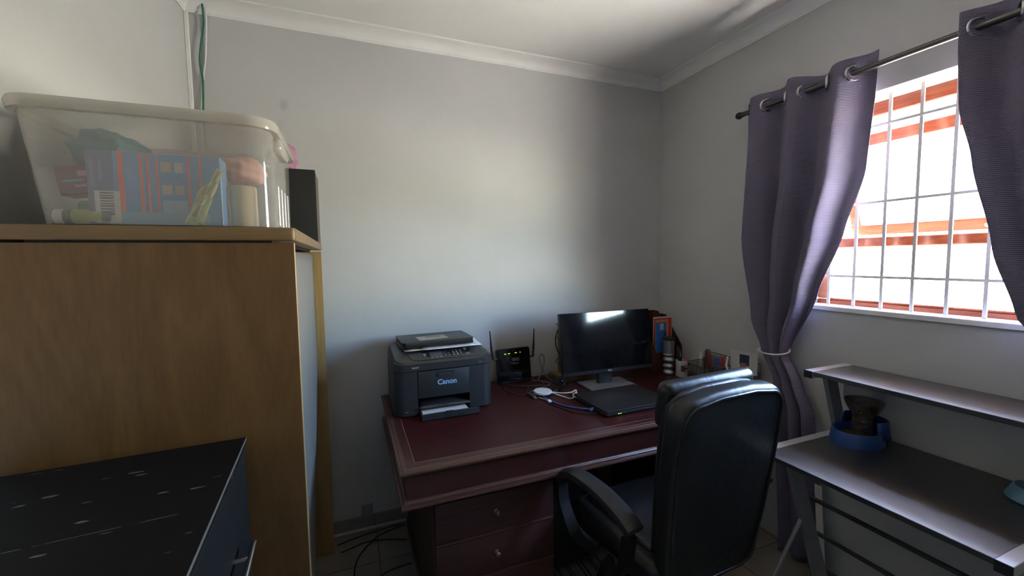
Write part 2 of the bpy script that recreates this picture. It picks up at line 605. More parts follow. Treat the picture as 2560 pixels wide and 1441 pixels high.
def lathe(bm, prof, c=(0, 0, 0), n=24, mtx=None, cap=True):
    """profile [(r,z)] about z"""
    t = bmesh.new()
    rings = []
    for (r, z) in prof:
        if r < 1e-6:
            rings.append([t.verts.new((0, 0, z))])
        else:
            rings.append([t.verts.new((r * math.cos(2 * math.pi * i / n), r * math.sin(2 * math.pi * i / n), z)) for i in range(n)])
    for a, b in zip(rings, rings[1:]):
        for i in range(n):
            if len(a) == 1 and len(b) == 1:
                continue
            if len(a) == 1:
                t.faces.new((a[0], b[i], b[(i + 1) % n]))
            elif len(b) == 1:
                t.faces.new((a[i], a[(i + 1) % n], b[0]))
            else:
                t.faces.new((a[i], a[(i + 1) % n], b[(i + 1) % n], b[i]))
    if cap:
        for rg, fl in ((rings[0], True), (rings[-1], False)):
            if len(rg) > 1:
                t.faces.new(rg[::-1] if fl else rg)
    bmesh.ops.recalc_face_normals(t, faces=list(t.faces))
    m = Matrix.Translation(c)
    if mtx is not None:
        m = m @ mtx
    return merge(bm, t, m)


def loft(bm, rows, closed=True, cap0=True, cap1=True):
    vs = [[bm.verts.new(p) for p in row] for row in rows]
    k = len(rows[0])
    for a, b in zip(vs, vs[1:]):
        for i in range(k if closed else k - 1):
            bm.faces.new((a[i], a[(i + 1) % k], b[(i + 1) % k], b[i]))
    if closed and cap0:
        bm.faces.new(vs[0][::-1])
    if closed and cap1:
        bm.faces.new(vs[-1])
    return bm


def text_bm(bm, s, size, mtx, depth=0.0006, bold=0.0):
    c = bpy.data.curves.new('txt', 'FONT')
    c.body = s
    c.size = size
    c.extrude = depth
    c.offset = bold
    c.align_x = 'CENTER'
    c.align_y = 'CENTER'
    o = bpy.data.objects.new('txt', c)
    COL.objects.link(o)
    dg = bpy.context.evaluated_depsgraph_get()
    me = bpy.data.meshes.new_from_object(o.evaluated_get(dg))
    t = bmesh.new()
    t.from_mesh(me)
    bpy.data.objects.remove(o)
    bpy.data.meshes.remove(me)
    return merge(bm, t, mtx)


def tag(o, label=None, cat=None, group=None, kind=None):
    if label:
        o['label'] = label
    if cat:
        o['category'] = cat
    if group:
        o['group'] = group
    if kind:
        o['kind'] = kind
    return o


def link_mesh(name, bm, material, smooth=35):
    me = bpy.data.meshes.new(name)
    bm.to_mesh(me)
    bm.free()
    if material is not None:
        me.materials.append(MAT[material] if isinstance(material, str) else material)
    if smooth:
        for p in me.polygons:
            p.use_smooth = True
        me.set_sharp_from_angle(angle=R(smooth))
    o = bpy.data.objects.new(name, me)
    COL.objects.link(o)
    return o


def thing(name, label, cat, loc, rotz=0.0, group=None):
    o = bpy.data.objects.new(name, None)
    o.empty_display_size = 0.05
    COL.objects.link(o)
    o.location = loc
    o.rotation_euler = (0, 0, rotz)
    tag(o, label, cat, group)
    o.matrix_basis  # keep
    return o


def root_of(p):
    while p.parent:
        p = p.parent
    return p


def part(parent, name, bm, material, world=True, label=None, smooth=35, kind=None):
    """mesh part; world=True: vertices authored in world coordinates"""
    if world:
        r = root_of(parent)
        m = Matrix.Translation(r.location) @ Matrix.Rotation(r.rotation_euler.z, 4, 'Z')
        bmesh.ops.transform(bm, matrix=m.inverted(), verts=bm.verts)
    o = link_mesh(name, bm, material, smooth)
    o.parent = parent
    if label:
        o['label'] = label
    if kind:
        o['kind'] = kind
    return o


def single(name, bm, material, label, cat, loc, group=None, smooth=35):
    """a thing that is one mesh, origin at its base"""
    bmesh.ops.translate(bm, verts=bm.verts, vec=-Vector(loc))
    o = link_mesh(name, bm, material, smooth)
    o.location = loc
    return tag(o, label, cat, group)


def struct(name, bm, material, smooth=35, label=None):
    o = link_mesh(name, bm, material, smooth)
    o['kind'] = 'structure'
    if label:
        o['label'] = label
    return o


# ================================================================== THE ROOM
XL, XR, YB, YF, ZC = -0.675, 2.117, 2.43, -1.45, 2.765
TH = 0.2
WY0, WY1, WZ0, WZ1 = 0.14, 1.385, 1.287, 2.225      # window opening

b = BM(); box(b, XL - TH, XR + TH, YB, YB + TH, -0.1, ZC + 0.1); struct('wall_back', b, 'wall_b', label='grey painted back wall behind the desk')
b = BM(); prism(b, [(XL, YB), (XL - TH, YB), (XL - TH - 0.175, YF), (XL - 0.175, YF)], 'z', -0.1, ZC + 0.1); struct('wall_left', b, 'wall', label='grey painted wall at the left')
b = BM(); box(b, XL - 0.4, XR + TH, YF - TH, YF, -0.1, ZC + 0.1); struct('wall_front', b, 'wall', label='grey painted wall behind the viewer')
b = BM()
box(b, XR, XR + TH, YF, WY0, -0.1, ZC + 0.1)
box(b, XR, XR + TH, WY1, YB, -0.1, ZC + 0.1)
box(b, XR, XR + TH, WY0, WY1, -0.1, WZ0)
box(b, XR, XR + TH, WY0, WY1, WZ1, ZC + 0.1)
struct('wall_right', b, 'wall', label='grey painted wall with the window')
b = BM(); box(b, XL - 0.2, XR, YF, YB, ZC, ZC + 0.1); struct('ceiling', b, 'ceil', label='white ceiling')

# unseen roof overhang added above the window, sized and darkened to limit sky light
b = BM(); box(b, XR + TH, XR + TH + 0.36, YF, YB, 2.42, 2.50); struct('trim_5', b, mat('unseen eave timber', (0.05, 0.035, 0.025), 0.7), label='unseen dark roof eave added above the window to limit sky light')

# floor with separate tiles
b = BM(); box(b, XL - 0.2, XR, YF, YB, -0.1, -0.002); floor = struct('floor', b, 'grout', label='dark tiled floor')
TS = 0.335
tb = BM(); box(tb, 0.002, TS - 0.002, 0.002, TS - 0.002, -0.012, 0.0, 0.0015, 1)
tile_me = None
for i in range(-3, 7):
    for j in range(-11, 2):
        x0, y0 = 0.087 + i * TS, 2.13 + j * TS
        if x0 + TS < XL - 0.18 or x0 > XR or y0 + TS < YF or y0 > YB:
            continue
        full = x0 >= XL - 0.18 and x0 + TS <= XR and y0 >= YF and y0 + TS <= YB
        if full:
            if tile_me is None:
                t = link_mesh('tile', tb, 'tile'); tile_me = t.data
            else:
                t = bpy.data.objects.new('tile', tile_me); COL.objects.link(t)
            t.location = (x0, y0, 0)
        else:
            q = BM(); box(q, max(x0 + 0.002, XL - 0.18), min(x0 + TS - 0.002, XR), max(y0 + 0.002, YF), min(y0 + TS - 0.002, YB), -0.012, 0.0, 0.0015, 1)
            t = link_mesh('tile', q, 'tile')
        t.parent = floor

# cornices: stepped cove
CP = [(0, 0), (0.006, 0), (0.006, 0.008)]
for i in range(9):
    a = R(90 * i / 8)
    CP.append((0.070 - 0.060 * math.cos(a) + 0.0, 0.010 + 0.0 + 0.047 * math.sin(a) * 1.0))
CP = [(0, 0), (0.007, 0), (0.009, 0.006)] + [(0.068 - 0.056 * math.cos(R(90 * i / 8)), 0.008 + 0.042 * math.sin(R(90 * i / 8))) for i in range(9)] + [(0.070, 0.051), (0.078, 0.053), (0.078, 0.062), (0, 0.062)]
ZB = ZC - 0.062
b = BM(); prism(b, [(YB - a, ZB + c) for a, c in CP], 'x', XL, XR); struct('trim_1', b, 'cornice', label='white cove cornice along the back wall')
b = BM(); prism(b, [(XR - a, ZB + c) for a, c in CP], 'y', YF, YB); struct('trim_2', b, 'cornice', label='white cove cornice along the window wall')
b = BM(); prism(b, [(XL + a, ZB + c) for a, c in CP], 'y', YF, YB)
for v in b.verts:
    v.co.x -= 0.175 * (YB - v.co.y) / (YB - YF)
struct('trim_3', b, 'cornice', label='white cove cornice along the left wall')
b = BM(); prism(b, [(YF + a, ZB + c) for a, c in CP], 'x', XL - 0.175, XR); struct('trim_4', b, 'cornice', label='white cove cornice behind the viewer')

# tiled skirting
b = BM(); box(b, XL, XR, YB - 0.006, YB, 0, 0.075); sk = struct('baseboard_back', b, 'grout', label='dark tiled skirting')
xs = [XL, -0.258, 0.077, 0.412, 0.747, 1.082, 1.417, 1.752, XR]
for a, c in zip(xs, xs[1:]):
    q = BM(); box(q, a + 0.0015, c - 0.0015, YB - 0.011, YB - 0.004, 0.001, 0.075, 0.0015, 1)
    t = link_mesh('tile', q, 'skirt'); t.parent = sk

# ------------------------------------------------------------------ window
FX0, FX1 = XR + 0.095, XR + 0.155
b = BM()
fwid = 0.045
box(b, FX0, FX1, WY0, WY1, WZ0 - 0.01, WZ0 + 0.026, 0.004, 1)
box(b, FX0, FX1, WY0, WY1, WZ1 - 0.075, WZ1 - 0.015, 0.004, 1)
box(b, FX0, FX1, WY0, WY0 + fwid, WZ0 + 0.03, WZ1 - 0.02, 0.004, 1)
box(b, FX0, FX1, WY1 - fwid, WY1, WZ0 + 0.03, WZ1 - 0.02, 0.004, 1)
win = struct('window_1', b, 'winwood', label='red brown wooden window frame between the curtains')


def wpart(name, bm, m, label=None, parent=None):
    o = link_mesh(name, bm, m); o.parent = parent or win
    if label:
        o['label'] = label
    return o


b = BM(); box(b, XR - 0.012, FX0 + 0.002, WY0, WY1, WZ0 - 0.02, WZ0 + 0.004, 0.003, 1); wpart('window_sill', b, 'sill', 'white painted sill')
b = BM(); box(b, FX0, FX1, WY0 + fwid, WY1 - fwid, 1.567, 1.610, 0.004, 1); wpart('transom', b, 'winwood')
b = BM(); box(b, FX0 + 0.028, FX0 + 0.032, WY0 + fwid - 0.005, WY1 - fwid + 0.005, WZ0 + 0.033, 1.572); wpart('pane', b, 'glass')
b = BM(); box(b, FX0 - 0.002, FX0 + 0.01, WY0 + fwid, WY1 - fwid, WZ0 + 0.026, WZ0 + 0.034, 0.002, 1); wpart('glazing_bead', b, 'winwood')
# top hung sash, dropped on friction stays and pushed open at the bottom
sm = Matrix.Translation((FX0 + 0.045, 0, 2.085)) @ Matrix.Rotation(R(-17), 4, 'Y')
b = BM()
sy0, sy1, sh = WY0 + fwid + 0.006, WY1 - fwid - 0.006, -0.475
box(b, -0.02, 0.02, sy0, sy1, -0.05, 0.0, 0.003, 1, sm)
box(b, -0.02, 0.02, sy0, sy1, sh, sh + 0.05, 0.003, 1, sm)
box(b, -0.02, 0.02, sy0, sy0 + 0.045, sh + 0.04, -0.04, 0.003, 1, sm)
box(b, -0.02, 0.02, sy1 - 0.045, sy1, sh + 0.04, -0.04, 0.003, 1, sm)
sash = wpart('opening_sash', b, 'winwood')
b = BM(); box(b, -0.002, 0.002, sy0 + 0.04, sy1 - 0.04, sh + 0.045, -0.045, mtx=sm); wpart('pane', b, 'glass', parent=sash)
b = BM(); box(b, -0.028, -0.018, 0.80, 0.86, sh + 0.015, sh + 0.03, 0.003, 1, sm); box(b, -0.05, -0.02, 0.80, 0.815, sh + 0.018, sh + 0.027, 0.003, 1, sm)
wpart('window_catch', b, 'steel', parent=sash)

# burglar grille in front of the frame
gr = thing('burglar_grille', 'cream painted steel burglar bars inside the window', 'grille', (XR + 0.05, (WY0 + WY1) / 2, WZ0))
gx = XR + 0.05
y = 0.772 - 0.107 * 5
k = 0
while y < WY1 - 0.02:
    if y > WY0 + 0.01:
        b = BM(); box(b, gx - 0.0035, gx + 0.0035, y - 0.0058, y + 0.0058, WZ0 + 0.004, WZ1 - 0.004); part(gr, 'upright_bar', b, 'grille')
    y += 0.107
for z in (1.432, 1.762, 2.093):
    b = BM(); box(b, gx - 0.0075, gx - 0.0035, WY0 + 0.001, WY1 - 0.001, z - 0.0056, z + 0.0056); part(gr, 'cross_bar', b, 'grille')

# ------------------------------------------------------------------ curtain rod and curtains
RX, RZ = 2.04, 2.307
rod = thing('curtain_rod', 'dark metal curtain rod above the window', 'curtain rod', (RX, 1.0, RZ))
b = BM(); tube(b, [(RX, 1.715, RZ), (RX, 0.12, RZ)], 0.0125, 14); part(rod, 'pole', b, 'steel' if False else mat('dark pewter', (0.10, 0.095, 0.09), 0.32, metal=0.85))
for yy, s in ((1.715, 1), (0.12, -1)):
    b = BM(); lathe(b, [(0.0, 0.03), (0.012, 0.027), (0.018, 0.018), (0.019, 0.008), (0.014, 0.0), (0.014, -0.01)], (RX, yy, RZ), 14, Matrix.Rotation(R(-90 * s), 4, 'X')); part(rod, 'finial', b, 'blackplastic')
for yy in (1.66, 0.16):
    b = BM(); tube(b, [(RX, yy, RZ - 0.013), (RX + 0.03, yy, RZ - 0.022), (XR - 0.004, yy, RZ - 0.022)], 0.006, 8); lathe(b, [(0.022, 0), (0.022, 0.006)], (XR - 0.006, yy, RZ - 0.022), 14, Matrix.Rotation(R(90), 4, 'Y')); part(rod, 'bracket', b, 'blackplastic')


def interp(tab, z):
    tab = sorted(tab)
    if z <= tab[0][0]:
        return tab[0][1]
    for (a, va), (c, vc) in zip(tab, tab[1:]):
        if z <= c:
            t = (z - a) / (c - a)
            t = t * t * (3 - 2 * t) * 0.5 + t * 0.5
            return va + (vc - va) * t
    return tab[-1][1]


def curtain(name, label, left, right, xc, amp, t0, per, ztop, zbot, nodes, tie_z, tie_label):
    """left/right: far/near edge y against z; xc: centre x against z; amp: fold depth against z"""
    base = (interp(xc, zbot), (interp(left, zbot) + interp(right, zbot)) / 2, zbot)
    root = thing(name, label, 'curtain', base)
    NZ, NT = 90, 120
    me = bpy.data.meshes.new('fabric')
    vs, fs = [], []
    prev = 0
    for i in range(NZ + 1):
        z = ztop + (zbot - ztop) * i / NZ
        yl, yr, cx, am = interp(left, z), interp(right, z), interp(xc, z), interp(amp, z)
        for j in range(NT + 1):
            t = j / NT
            s = (t - t0) / per
            w = math.sin(math.pi * s)
            w2 = 0.25 * math.sin(math.pi * s * 2.3 + 1.3 + z * 1.5) * min(1, (ztop - z) / 0.5)
            w3 = 0.18 * math.sin(17 * t + 5 * z) * min(1, (ztop - z) / 0.8)
            zz = z + (0.012 * math.sin(math.pi * s * 0.5) if i == 0 else 0)
            vs.append((cx + am * (w + w2 + w3), yl + (yr - yl) * t, zz))
    for i in range(NZ):
        for j in range(NT):
            a = i * (NT + 1) + j
            fs.append((a, a + 1, a + NT + 2, a + NT + 1))
    me.from_pydata([Vector(v) - Vector(base) for v in vs], [], fs)
    uv = me.uv_layers.new(name='UVMap')
    wid = 1.25
    for lp in me.loops:
        vi = lp.vertex_index
        i, j = divmod(vi, NT + 1)
        uv.data[lp.index].uv = (j / NT * wid, i / NZ * (ztop - zbot))
    for p in me.polygons:
        p.use_smooth = True
    me.materials.append(MAT['curtain'])
    fab = bpy.data.objects.new('fabric', me); COL.objects.link(fab); fab.parent = root
    sd = fab.modifiers.new('thick', 'SOLIDIFY'); sd.thickness = 0.0016
    # eyelets
    for yn in nodes:
        b = BM()
        ring = [(RX + 0.030 * math.cos(2 * math.pi * q / 28), yn + 0.014 * math.cos(2 * math.pi * q / 28) * (1 if nodes.index(yn) % 2 else -1), RZ + 0.030 * math.sin(2 * math.pi * q / 28)) for q in range(28)]
        tube(b, ring, 0.0062, 8, closed=True)
        part(root, 'eyelet', b, 'chrome')
    # tieback
    if tie_z:
        yl, yr, cx, am = interp(left, tie_z), interp(right, tie_z), interp(xc, tie_z), interp(amp, tie_z)
        cy, ry, rx = (yl + yr) / 2, abs(yl - yr) / 2 + 0.008, am * 1.2 + 0.010
        pts = [(cx + rx * math.cos(2 * math.pi * q / 26), cy + ry * math.sin(2 * math.pi * q / 26), tie_z + 0.008 * math.sin(2 * math.pi * q / 26 + 2.2) + 0.012 * math.cos(2 * math.pi * q / 26)) for q in range(26)]
        b = BM(); tube(b, pts, 0.0042, 8, closed=True)
        part(root, 'tieback', b, 'white', label=tie_label)
        b = BM(); p = Vector(pts[9]); lathe(b, [(0, -0.012), (0.009, -0.009), (0.0115, 0), (0.009, 0.009), (0, 0.012)], p, 12, Matrix.Rotation(R(70), 4, 'X'))
        part(root, 'tieback_knot', b, 'white')
    return root


curtain('curtain', 'plum grey eyelet curtain tied back beside the desk corner',
        [(0.0, 1.43), (0.75, 1.452), (0.9, 1.475), (1.04, 1.545), (1.2, 1.62), (1.62, 1.70), (2.4, 1.70)],
        [(0.0, 1.20), (0.75, 1.275), (0.9, 1.335), (1.04, 1.405), (1.34, 1.285), (1.635, 1.194), (1.9, 1.127), (2.3, 1.099), (2.4, 1.095)],
        [(0.0, 2.035), (0.8, 2.035), (1.04, 2.03), (1.4, 2.03), (2.0, 2.04), (2.4, 2.04)],
        [(0.0, 0.030), (0.8, 0.026), (1.04, 0.022), (1.2, 0.035), (1.6, 0.046), (2.2, 0.044), (2.4, 0.040)],
        0.233, 0.165, 2.372, 0.02, [1.56, 1.46, 1.371, 1.27, 1.166], 1.045, 'white plastic tieback')
curtain('curtain', 'plum grey eyelet curtain cut by the right edge of the picture',
        [(0.05, 0.42), (0.9, 0.42), (1.05, 0.445), (1.15, 0.50), (1.326, 0.646), (1.55, 0.711), (1.856, 0.773), (2.045, 0.812), (2.27, 0.823), (2.4, 0.825)],
        [(0.05, 0.26), (0.9, 0.28), (1.05, 0.33), (1.4, 0.24), (1.9, 0.20), (2.4, 0.20)],
        [(0.0, 2.045), (0.9, 2.045), (1.05, 2.04), (1.4, 2.03), (2.4, 2.04)],
        [(0.0, 0.022), (0.9, 0.022), (1.05, 0.022), (1.25, 0.034), (1.6, 0.046), (2.2, 0.046), (2.4, 0.042)],
        0.055, 0.165, 2.372, 0.05, [0.79, 0.69, 0.585, 0.48, 0.38, 0.28], 1.05, 'white plastic tieback')

# ================================================================== OAK CABINET
cab = thing('bookcase_cabinet', 'tall oak laminate cabinet carrying the plastic tub', 'cabinet', (-0.40, 1.74, 0))
CX0, CX1, CY0, CY1 = XL + 0.004, -0.130, 1.195, 2.290
b = BM(); box(b, CX0 - 0.046, CX1 - 0.002, CY0, CY0 + 0.018, 0.0, 1.582); part(cab, 'side_panel', b, 'oak')
b = BM(); box(b, CX1 - 0.0028, CX1, CY0 + 0.0005, CY0 + 0.0175, 0.0, 1.582, 0.0008, 1); part(cab, 'edge_strip', b, 'oak_pale')
b = BM(); box(b, CX0, CX1, CY1 - 0.018, CY1, 0.0, 1.582); part(cab, 'side_panel', b, 'oak_pale')
b = BM(); prism(b, [((x - 0.048) if (x < -0.5 and y < 1.5) else x, y) for x, y in rrect(CX0, CX1 + 0.004, CY0 - 0.006, CY1 + 0.006, 0.012, 4)], 'z', 1.588, 1.621, 0.004, 2); part(cab, 'top_panel', b, 'oak_h')
b = BM(); box(b, CX0 + 0.03, CX1 - 0.05, CY0 + 0.004, CY1 - 0.004, 1.580, 1.5885); part(cab, 'painted_gap_shade', b, 'dark')  # dark strip painting the shade in the gap under the top panel
# hardboard back, bowed inwards low at its far edge
rows = []
for i in range(25):
    z = 0.015 + (1.566 - 0.015) * i / 24
    row = []
    for j in range(13):
        t = j / 12
        bow = 0.055 * max(0, (1.0 - z) / 1.0) * t ** 2
        row.append((CX1 - 0.037 - bow, CY0 + 0.02 + (CY1 - CY0 - 0.04 - 0.02 * max(0, 1 - z)) * t, z))
    rows.append(row)
b = BM(); loft(b, rows, closed=False)
o = part(cab, 'back_panel', b, 'hardboard'); s = o.modifiers.new('t', 'SOLIDIFY'); s.thickness = 0.003
for z in (0.06, 0.52, 1.05):
    b = BM(); box(b, CX0 + 0.02, CX1 - 0.11, CY0 + 0.018, CY1 - 0.018, z, z + 0.018); part(cab, 'shelf', b, 'oak_h')
for y0, y1 in ((CY0 + 0.02, (CY0 + CY1) / 2 - 0.002), ((CY0 + CY1) / 2 + 0.002, CY1 - 0.02)):
    b = BM(); box(b, CX0, CX0 + 0.018, y0, y1, 0.06, 1.578); d = part(cab, 'door', b, 'oak')

# ================================================================== DARK DRESSER
DR = R(4.0)
dl = Vector((-0.255, 1.186, 0))
dr = thing('chest_of_drawers', 'black chipped laminate chest of drawers against the oak cabinet', 'chest of drawers', dl, -R(-3.2))
dw, dd, dh = 0.455, 0.86, 1.105        # local: x -dw..0, y -dd..0


def dp(name, bm, m, label=None, parent=None):
    return part(parent or dr, name, bm, m, world=False, label=label)


b = BM(); box(b, -dw, 0.0, -dd, -0.024, dh - 0.018, dh, 0.0006, 1); dp('top_panel', b, 'dresser_top')
b = BM(); box(b, 0.0002, 0.0014, -dd, -0.024, dh - 0.0055, dh + 0.0003); dp('edge_strip', b, 'chipedge')
b = BM(); box(b, -dw, -0.022, -dd, -0.024, 0.05, dh - 0.018); dp('carcass', b, 'dresser')
b = BM(); box(b, -dw + 0.02, -0.04, -dd + 0.02, -0.05, 0.0, 0.05); dp('plinth', b, 'dresser')
for i in range(4):
    z0 = 0.065 + i * 0.255
    b = BM(); box(b, -0.021, -0.003, -dd + 0.003, -0.027, z0, z0 + 0.249, 0.0015, 1); d = dp('drawer', b, 'dresser')
    zh = z0 + 0.087
    b = BM(); tube(b, [(0.026, -0.166, zh), (0.026, -0.54, zh)], 0.0062, 12)
    for yy in (-0.22, -0.49):
        tube(b, [(-0.004, yy, zh), (0.026, yy, zh)], 0.005, 8)
    dp('handle', b, 'chrome', 'chrome bar handle', d)

# ================================================================== PLASTIC TUB AND CONTENTS
TZ = 1.6215
tub = thing('storage_tub', 'milky clear plastic storage tub on the oak cabinet', 'storage tub', (-0.405, 1.42, TZ))
rows = []
tx0, tx1, ty0, ty1 = -0.632, -0.176, 1.215, 1.600
TH_ = 0.262
NT = 16
for i in range(NT + 1):
    t = i / NT
    e = 0.028 * t
    el = 0.030 * t
    z = TZ + 0.002 + (TH_ - 0.004) * t
    rows.append([Vector((x, y, z)) for x, y in rrect(tx0 - el, tx1 + e * 0.0, ty0 - e * 0.4, ty1 + e, 0.055, 8)])
b = BM(); loft(b, rows, True, True, False)
o = part(tub, 'body', b, 'tub', smooth=50); s = o.modifiers.new('t', 'SOLIDIFY'); s.thickness = 0.0022
b = BM()
rp = [Vector((x, y, TZ + TH_)) for x, y in rrect(tx0 - 0.036, tx1 + 0.008, ty0 - 0.018, ty1 + 0.034, 0.06, 8)]
sweep(b, rp, [(-0.010, -0.016), (0.006, -0.016), (0.009, 0.0), (0.005, 0.009), (-0.006, 0.009), (-0.010, 0.002)], closed=True)
part(tub, 'rim', b, 'tubrim', smooth=60)
b = BM(); prism(b, rrect(tx0 - 0.03, tx1 + 0.004, ty0 - 0.012, ty1 + 0.028, 0.055, 8), 'z', TZ + TH_ - 0.006, TZ + TH_ + 0.002); part(tub, 'lid', b, 'tub')
for hx, s_ in ((tx1 - 0.012, 1), (tx0 - 0.034, -1)):
    if s_ < 0:
        continue
    b = BM(); box(b, hx, hx + 0.03, 1.285, 1.44, TZ + TH_ - 0.054, TZ + TH_ - 0.016, 0.013, 4)
    part(tub, 'handle', b, 'tubrim', smooth=60)
b = BM()
for i in range(4):
    box(b, tx1 - 0.004, tx1 + 0.004, 1.30 + i * 0.06, 1.31 + i * 0.06, TZ + 0.01, TZ + 0.12, 0.002, 1)
part(tub, 'rib', b, 'tubrim')

BZ = TZ + 0.006
# blue kit box
org = (0.85, 0.17, 0.09)
kit = print_mat('blue kit box print', (0.16, 0.34, 0.62), [
    (-0.135, -0.085, -1, 1, (0.16, 0.20, 0.36)),
    (-0.077, -0.066, 0.0, 1, org), (-0.036, -0.030, 0.0, 1, org), (-0.022, -0.017, 0.0, 1, org), (-0.004, 0.000, 0.0, 1, org),
    (0.058, 0.063, 0.0, 1, org), (0.082, 0.087, 0.0, 1, org),
    (0.006, 0.026, 0.128, 0.152, (0.50, 0.42, 0.32)), (0.032, 0.050, 0.128, 0.152, (0.55, 0.52, 0.46)),
    (0.006, 0.026, 0.075, 0.097, (0.55, 0.46, 0.36)), (0.032, 0.050, 0.075, 0.097, (0.50, 0.40, 0.30)),
    (-0.128, -0.122, 0.09, 0.15, (0.22, 0.27, 0.45)), (-0.112, -0.106, 0.10, 0.15, (0.22, 0.27, 0.45)),
    (-0.060, -0.044, 0.06, 0.14, (0.20, 0.36, 0.66)),
    (0.005, 0.055, 0.005, 0.06, (0.30, 0.50, 0.68)),
    (-0.10, 0.10, -0.01, 0.03, (0.24, 0.46, 0.68))], rough=0.3)
kb = thing('craft_kit_box', 'blue kit box with orange stripes standing inside the clear tub', 'box', (-0.423, 1.285, BZ))
b = BM(); box(b, -0.135, 0.128, -0.025, 0.03, 0.0, 0.172, 0.0015, 1); part(kb, 'carton', b, kit, world=False)
bars = [(-0.0125 + 0.0, 0.0125, 0.014 + i * 0.0062, 0.014 + i * 0.0062 + (0.003 if i % 3 else 0.0042), (0.03, 0.03, 0.03)) for i in range(9)]
bl = print_mat('white barcode label', (0.70, 0.68, 0.66), [(-0.1125, -0.087, c0 + 0.008, c1 + 0.008, c) for (_, _, c0, c1, c) in bars])
b = BM(); box(b, -0.122, -0.076, -0.0265, -0.0252, 0.004, 0.078); part(kb, 'barcode_label', b, bl, world=False, label='white label with a black barcode')
# magenta carton
mg = print_mat('magenta carton print', (0.20, 0.025, 0.07), [
    (-0.02, 0.085, 0.034, 0.046, (0.45, 0.20, 0.26)), (-0.03, 0.04, 0.008, 0.014, (0.40, 0.20, 0.25)), (-0.05, -0.01, 0.022, 0.027, (0.10, 0.25, 0.30))])
b = BM(); box(b, -0.062, 0.10, -0.03, 0.03, -0.008, 0.060, 0.002, 1)
o = link_mesh('magenta_carton', b, mg); o.location = (-0.572, 1.345, BZ + 0.088); o.rotation_euler = (0, R(-9), 0); tag(o, 'dark magenta carton lying tilted inside the clear tub', 'box')
b = BM()
box(b, -0.62, -0.455, 1.345, 1.52, BZ, BZ + 0.066, 0.012, 3)
single('teal_box', b, 'teal', 'teal box at the bottom of the clear tub', 'box', (-0.54, 1.43, BZ))


def lump(c, rx, ry, rz, seed, amp=0.25):
    rnd = random.Random(seed)
    ph = [rnd.uniform(0, 6.28) for _ in range(9)]
    bm = BM()
    bmesh.ops.create_icosphere(bm, subdivisions=4, radius=1)
    for v in bm.verts:
        p = v.co.copy()
        k = 1 + amp * (math.sin(4 * p.x + ph[0]) * math.sin(5 * p.y + ph[1]) + 0.6 * math.sin(9 * p.z + ph[2] + 3 * p.x) + 0.35 * math.sin(15 * p.x + ph[3] + 6 * p.y))
        p = Vector((p.x * k, p.y * k, max(p.z * k, -0.75)))
        v.co = Vector((c[0] + p.x * rx, c[1] + p.y * ry, c[2] + (p.z + 0.75) * rz))
    return bm


single('teal_cloth', lump((-0.568, 1.40, BZ + 0.150), 0.075, 0.09, 0.056, 3, 0.10), 'teal', 'teal folded cloth at the top left inside the clear tub', 'cloth', (-0.568, 1.40, BZ + 0.150))
single('salmon_cloth', lump((-0.275, 1.42, BZ + 0.135), 0.058, 0.06, 0.042, 5, 0.07), 'salmon', 'salmon pink cloth inside the clear tub near the handle', 'cloth', (-0.275, 1.42, BZ + 0.135))
# small bottle with lime label lying down
mt = Matrix.Rotation(R(90), 4, 'Y')
gb = thing('glue_bottle', 'lime labelled bottle lying at the front of the clear tub', 'bottle', (-0.56, 1.272, BZ))
b = BM(); lathe(b, [(0.0, 0), (0.0155, 0.001), (0.017, 0.004), (0.017, 0.058)], (-0.592, 1.272, BZ + 0.018), 18, mt); part(gb, 'body', b, 'lime')
b = BM(); lathe(b, [(0.0172, 0), (0.018, 0.002), (0.018, 0.014), (0.012, 0.018)], (-0.534, 1.272, BZ + 0.018), 18, mt); part(gb, 'cap', b, 'navy')
b = BM(); lathe(b, [(0.0175, -0.012), (0.0175, 0.0)], (-0.592, 1.272, BZ + 0.018), 18, mt); part(gb, 'end_band', b, 'navy')
b = BM(); lathe(b, [(0.0, 0), (0.017, 0), (0.017, 0.024), (0.0, 0.024)], (-0.624, 1.277, BZ + 0.0175), 18, mt); single('white_reel', b, 'white', 'small white reel in the left corner of the clear tub', 'reel', (-0.618, 1.275, BZ))
b = BM(); lathe(b, [(0.012, 0.0), (0.031, 0.0), (0.032, 0.004), (0.032, 0.108), (0.030, 0.111), (0.012, 0.111)], (-0.262, 1.33, BZ), 28); single('beige_roll', b, 'beige', 'beige upright roll beside the blue box in the clear tub', 'roll', (-0.262, 1.33, BZ))
# crinkled wrap strip over the right end of the blue box
b = BM()
rows = []
for i in range(22):
    t = i / 21
    x = -0.355 + 0.062 * t
    z = BZ + 0.002 + 0.136 * t ** 0.8
    w = 0.020 * (1 - 0.5 * t)
    rows.append([(x - w + 2 * w * j / 5, 1.250 + 0.006 * math.sin(9 * t + 3 * j) + 0.003 * random.random(), z + 0.006 * math.sin(5 * t + 2 * j)) for j in range(6)])
loft(b, rows, closed=False)
o = single('plastic_wrap', b, 'foil', 'shiny yellowish crinkled wrap across the blue box in the tub', 'wrap', (-0.325, 1.25, BZ), smooth=0)
s = o.modifiers.new('t', 'SOLIDIFY'); s.thickness = 0.0012

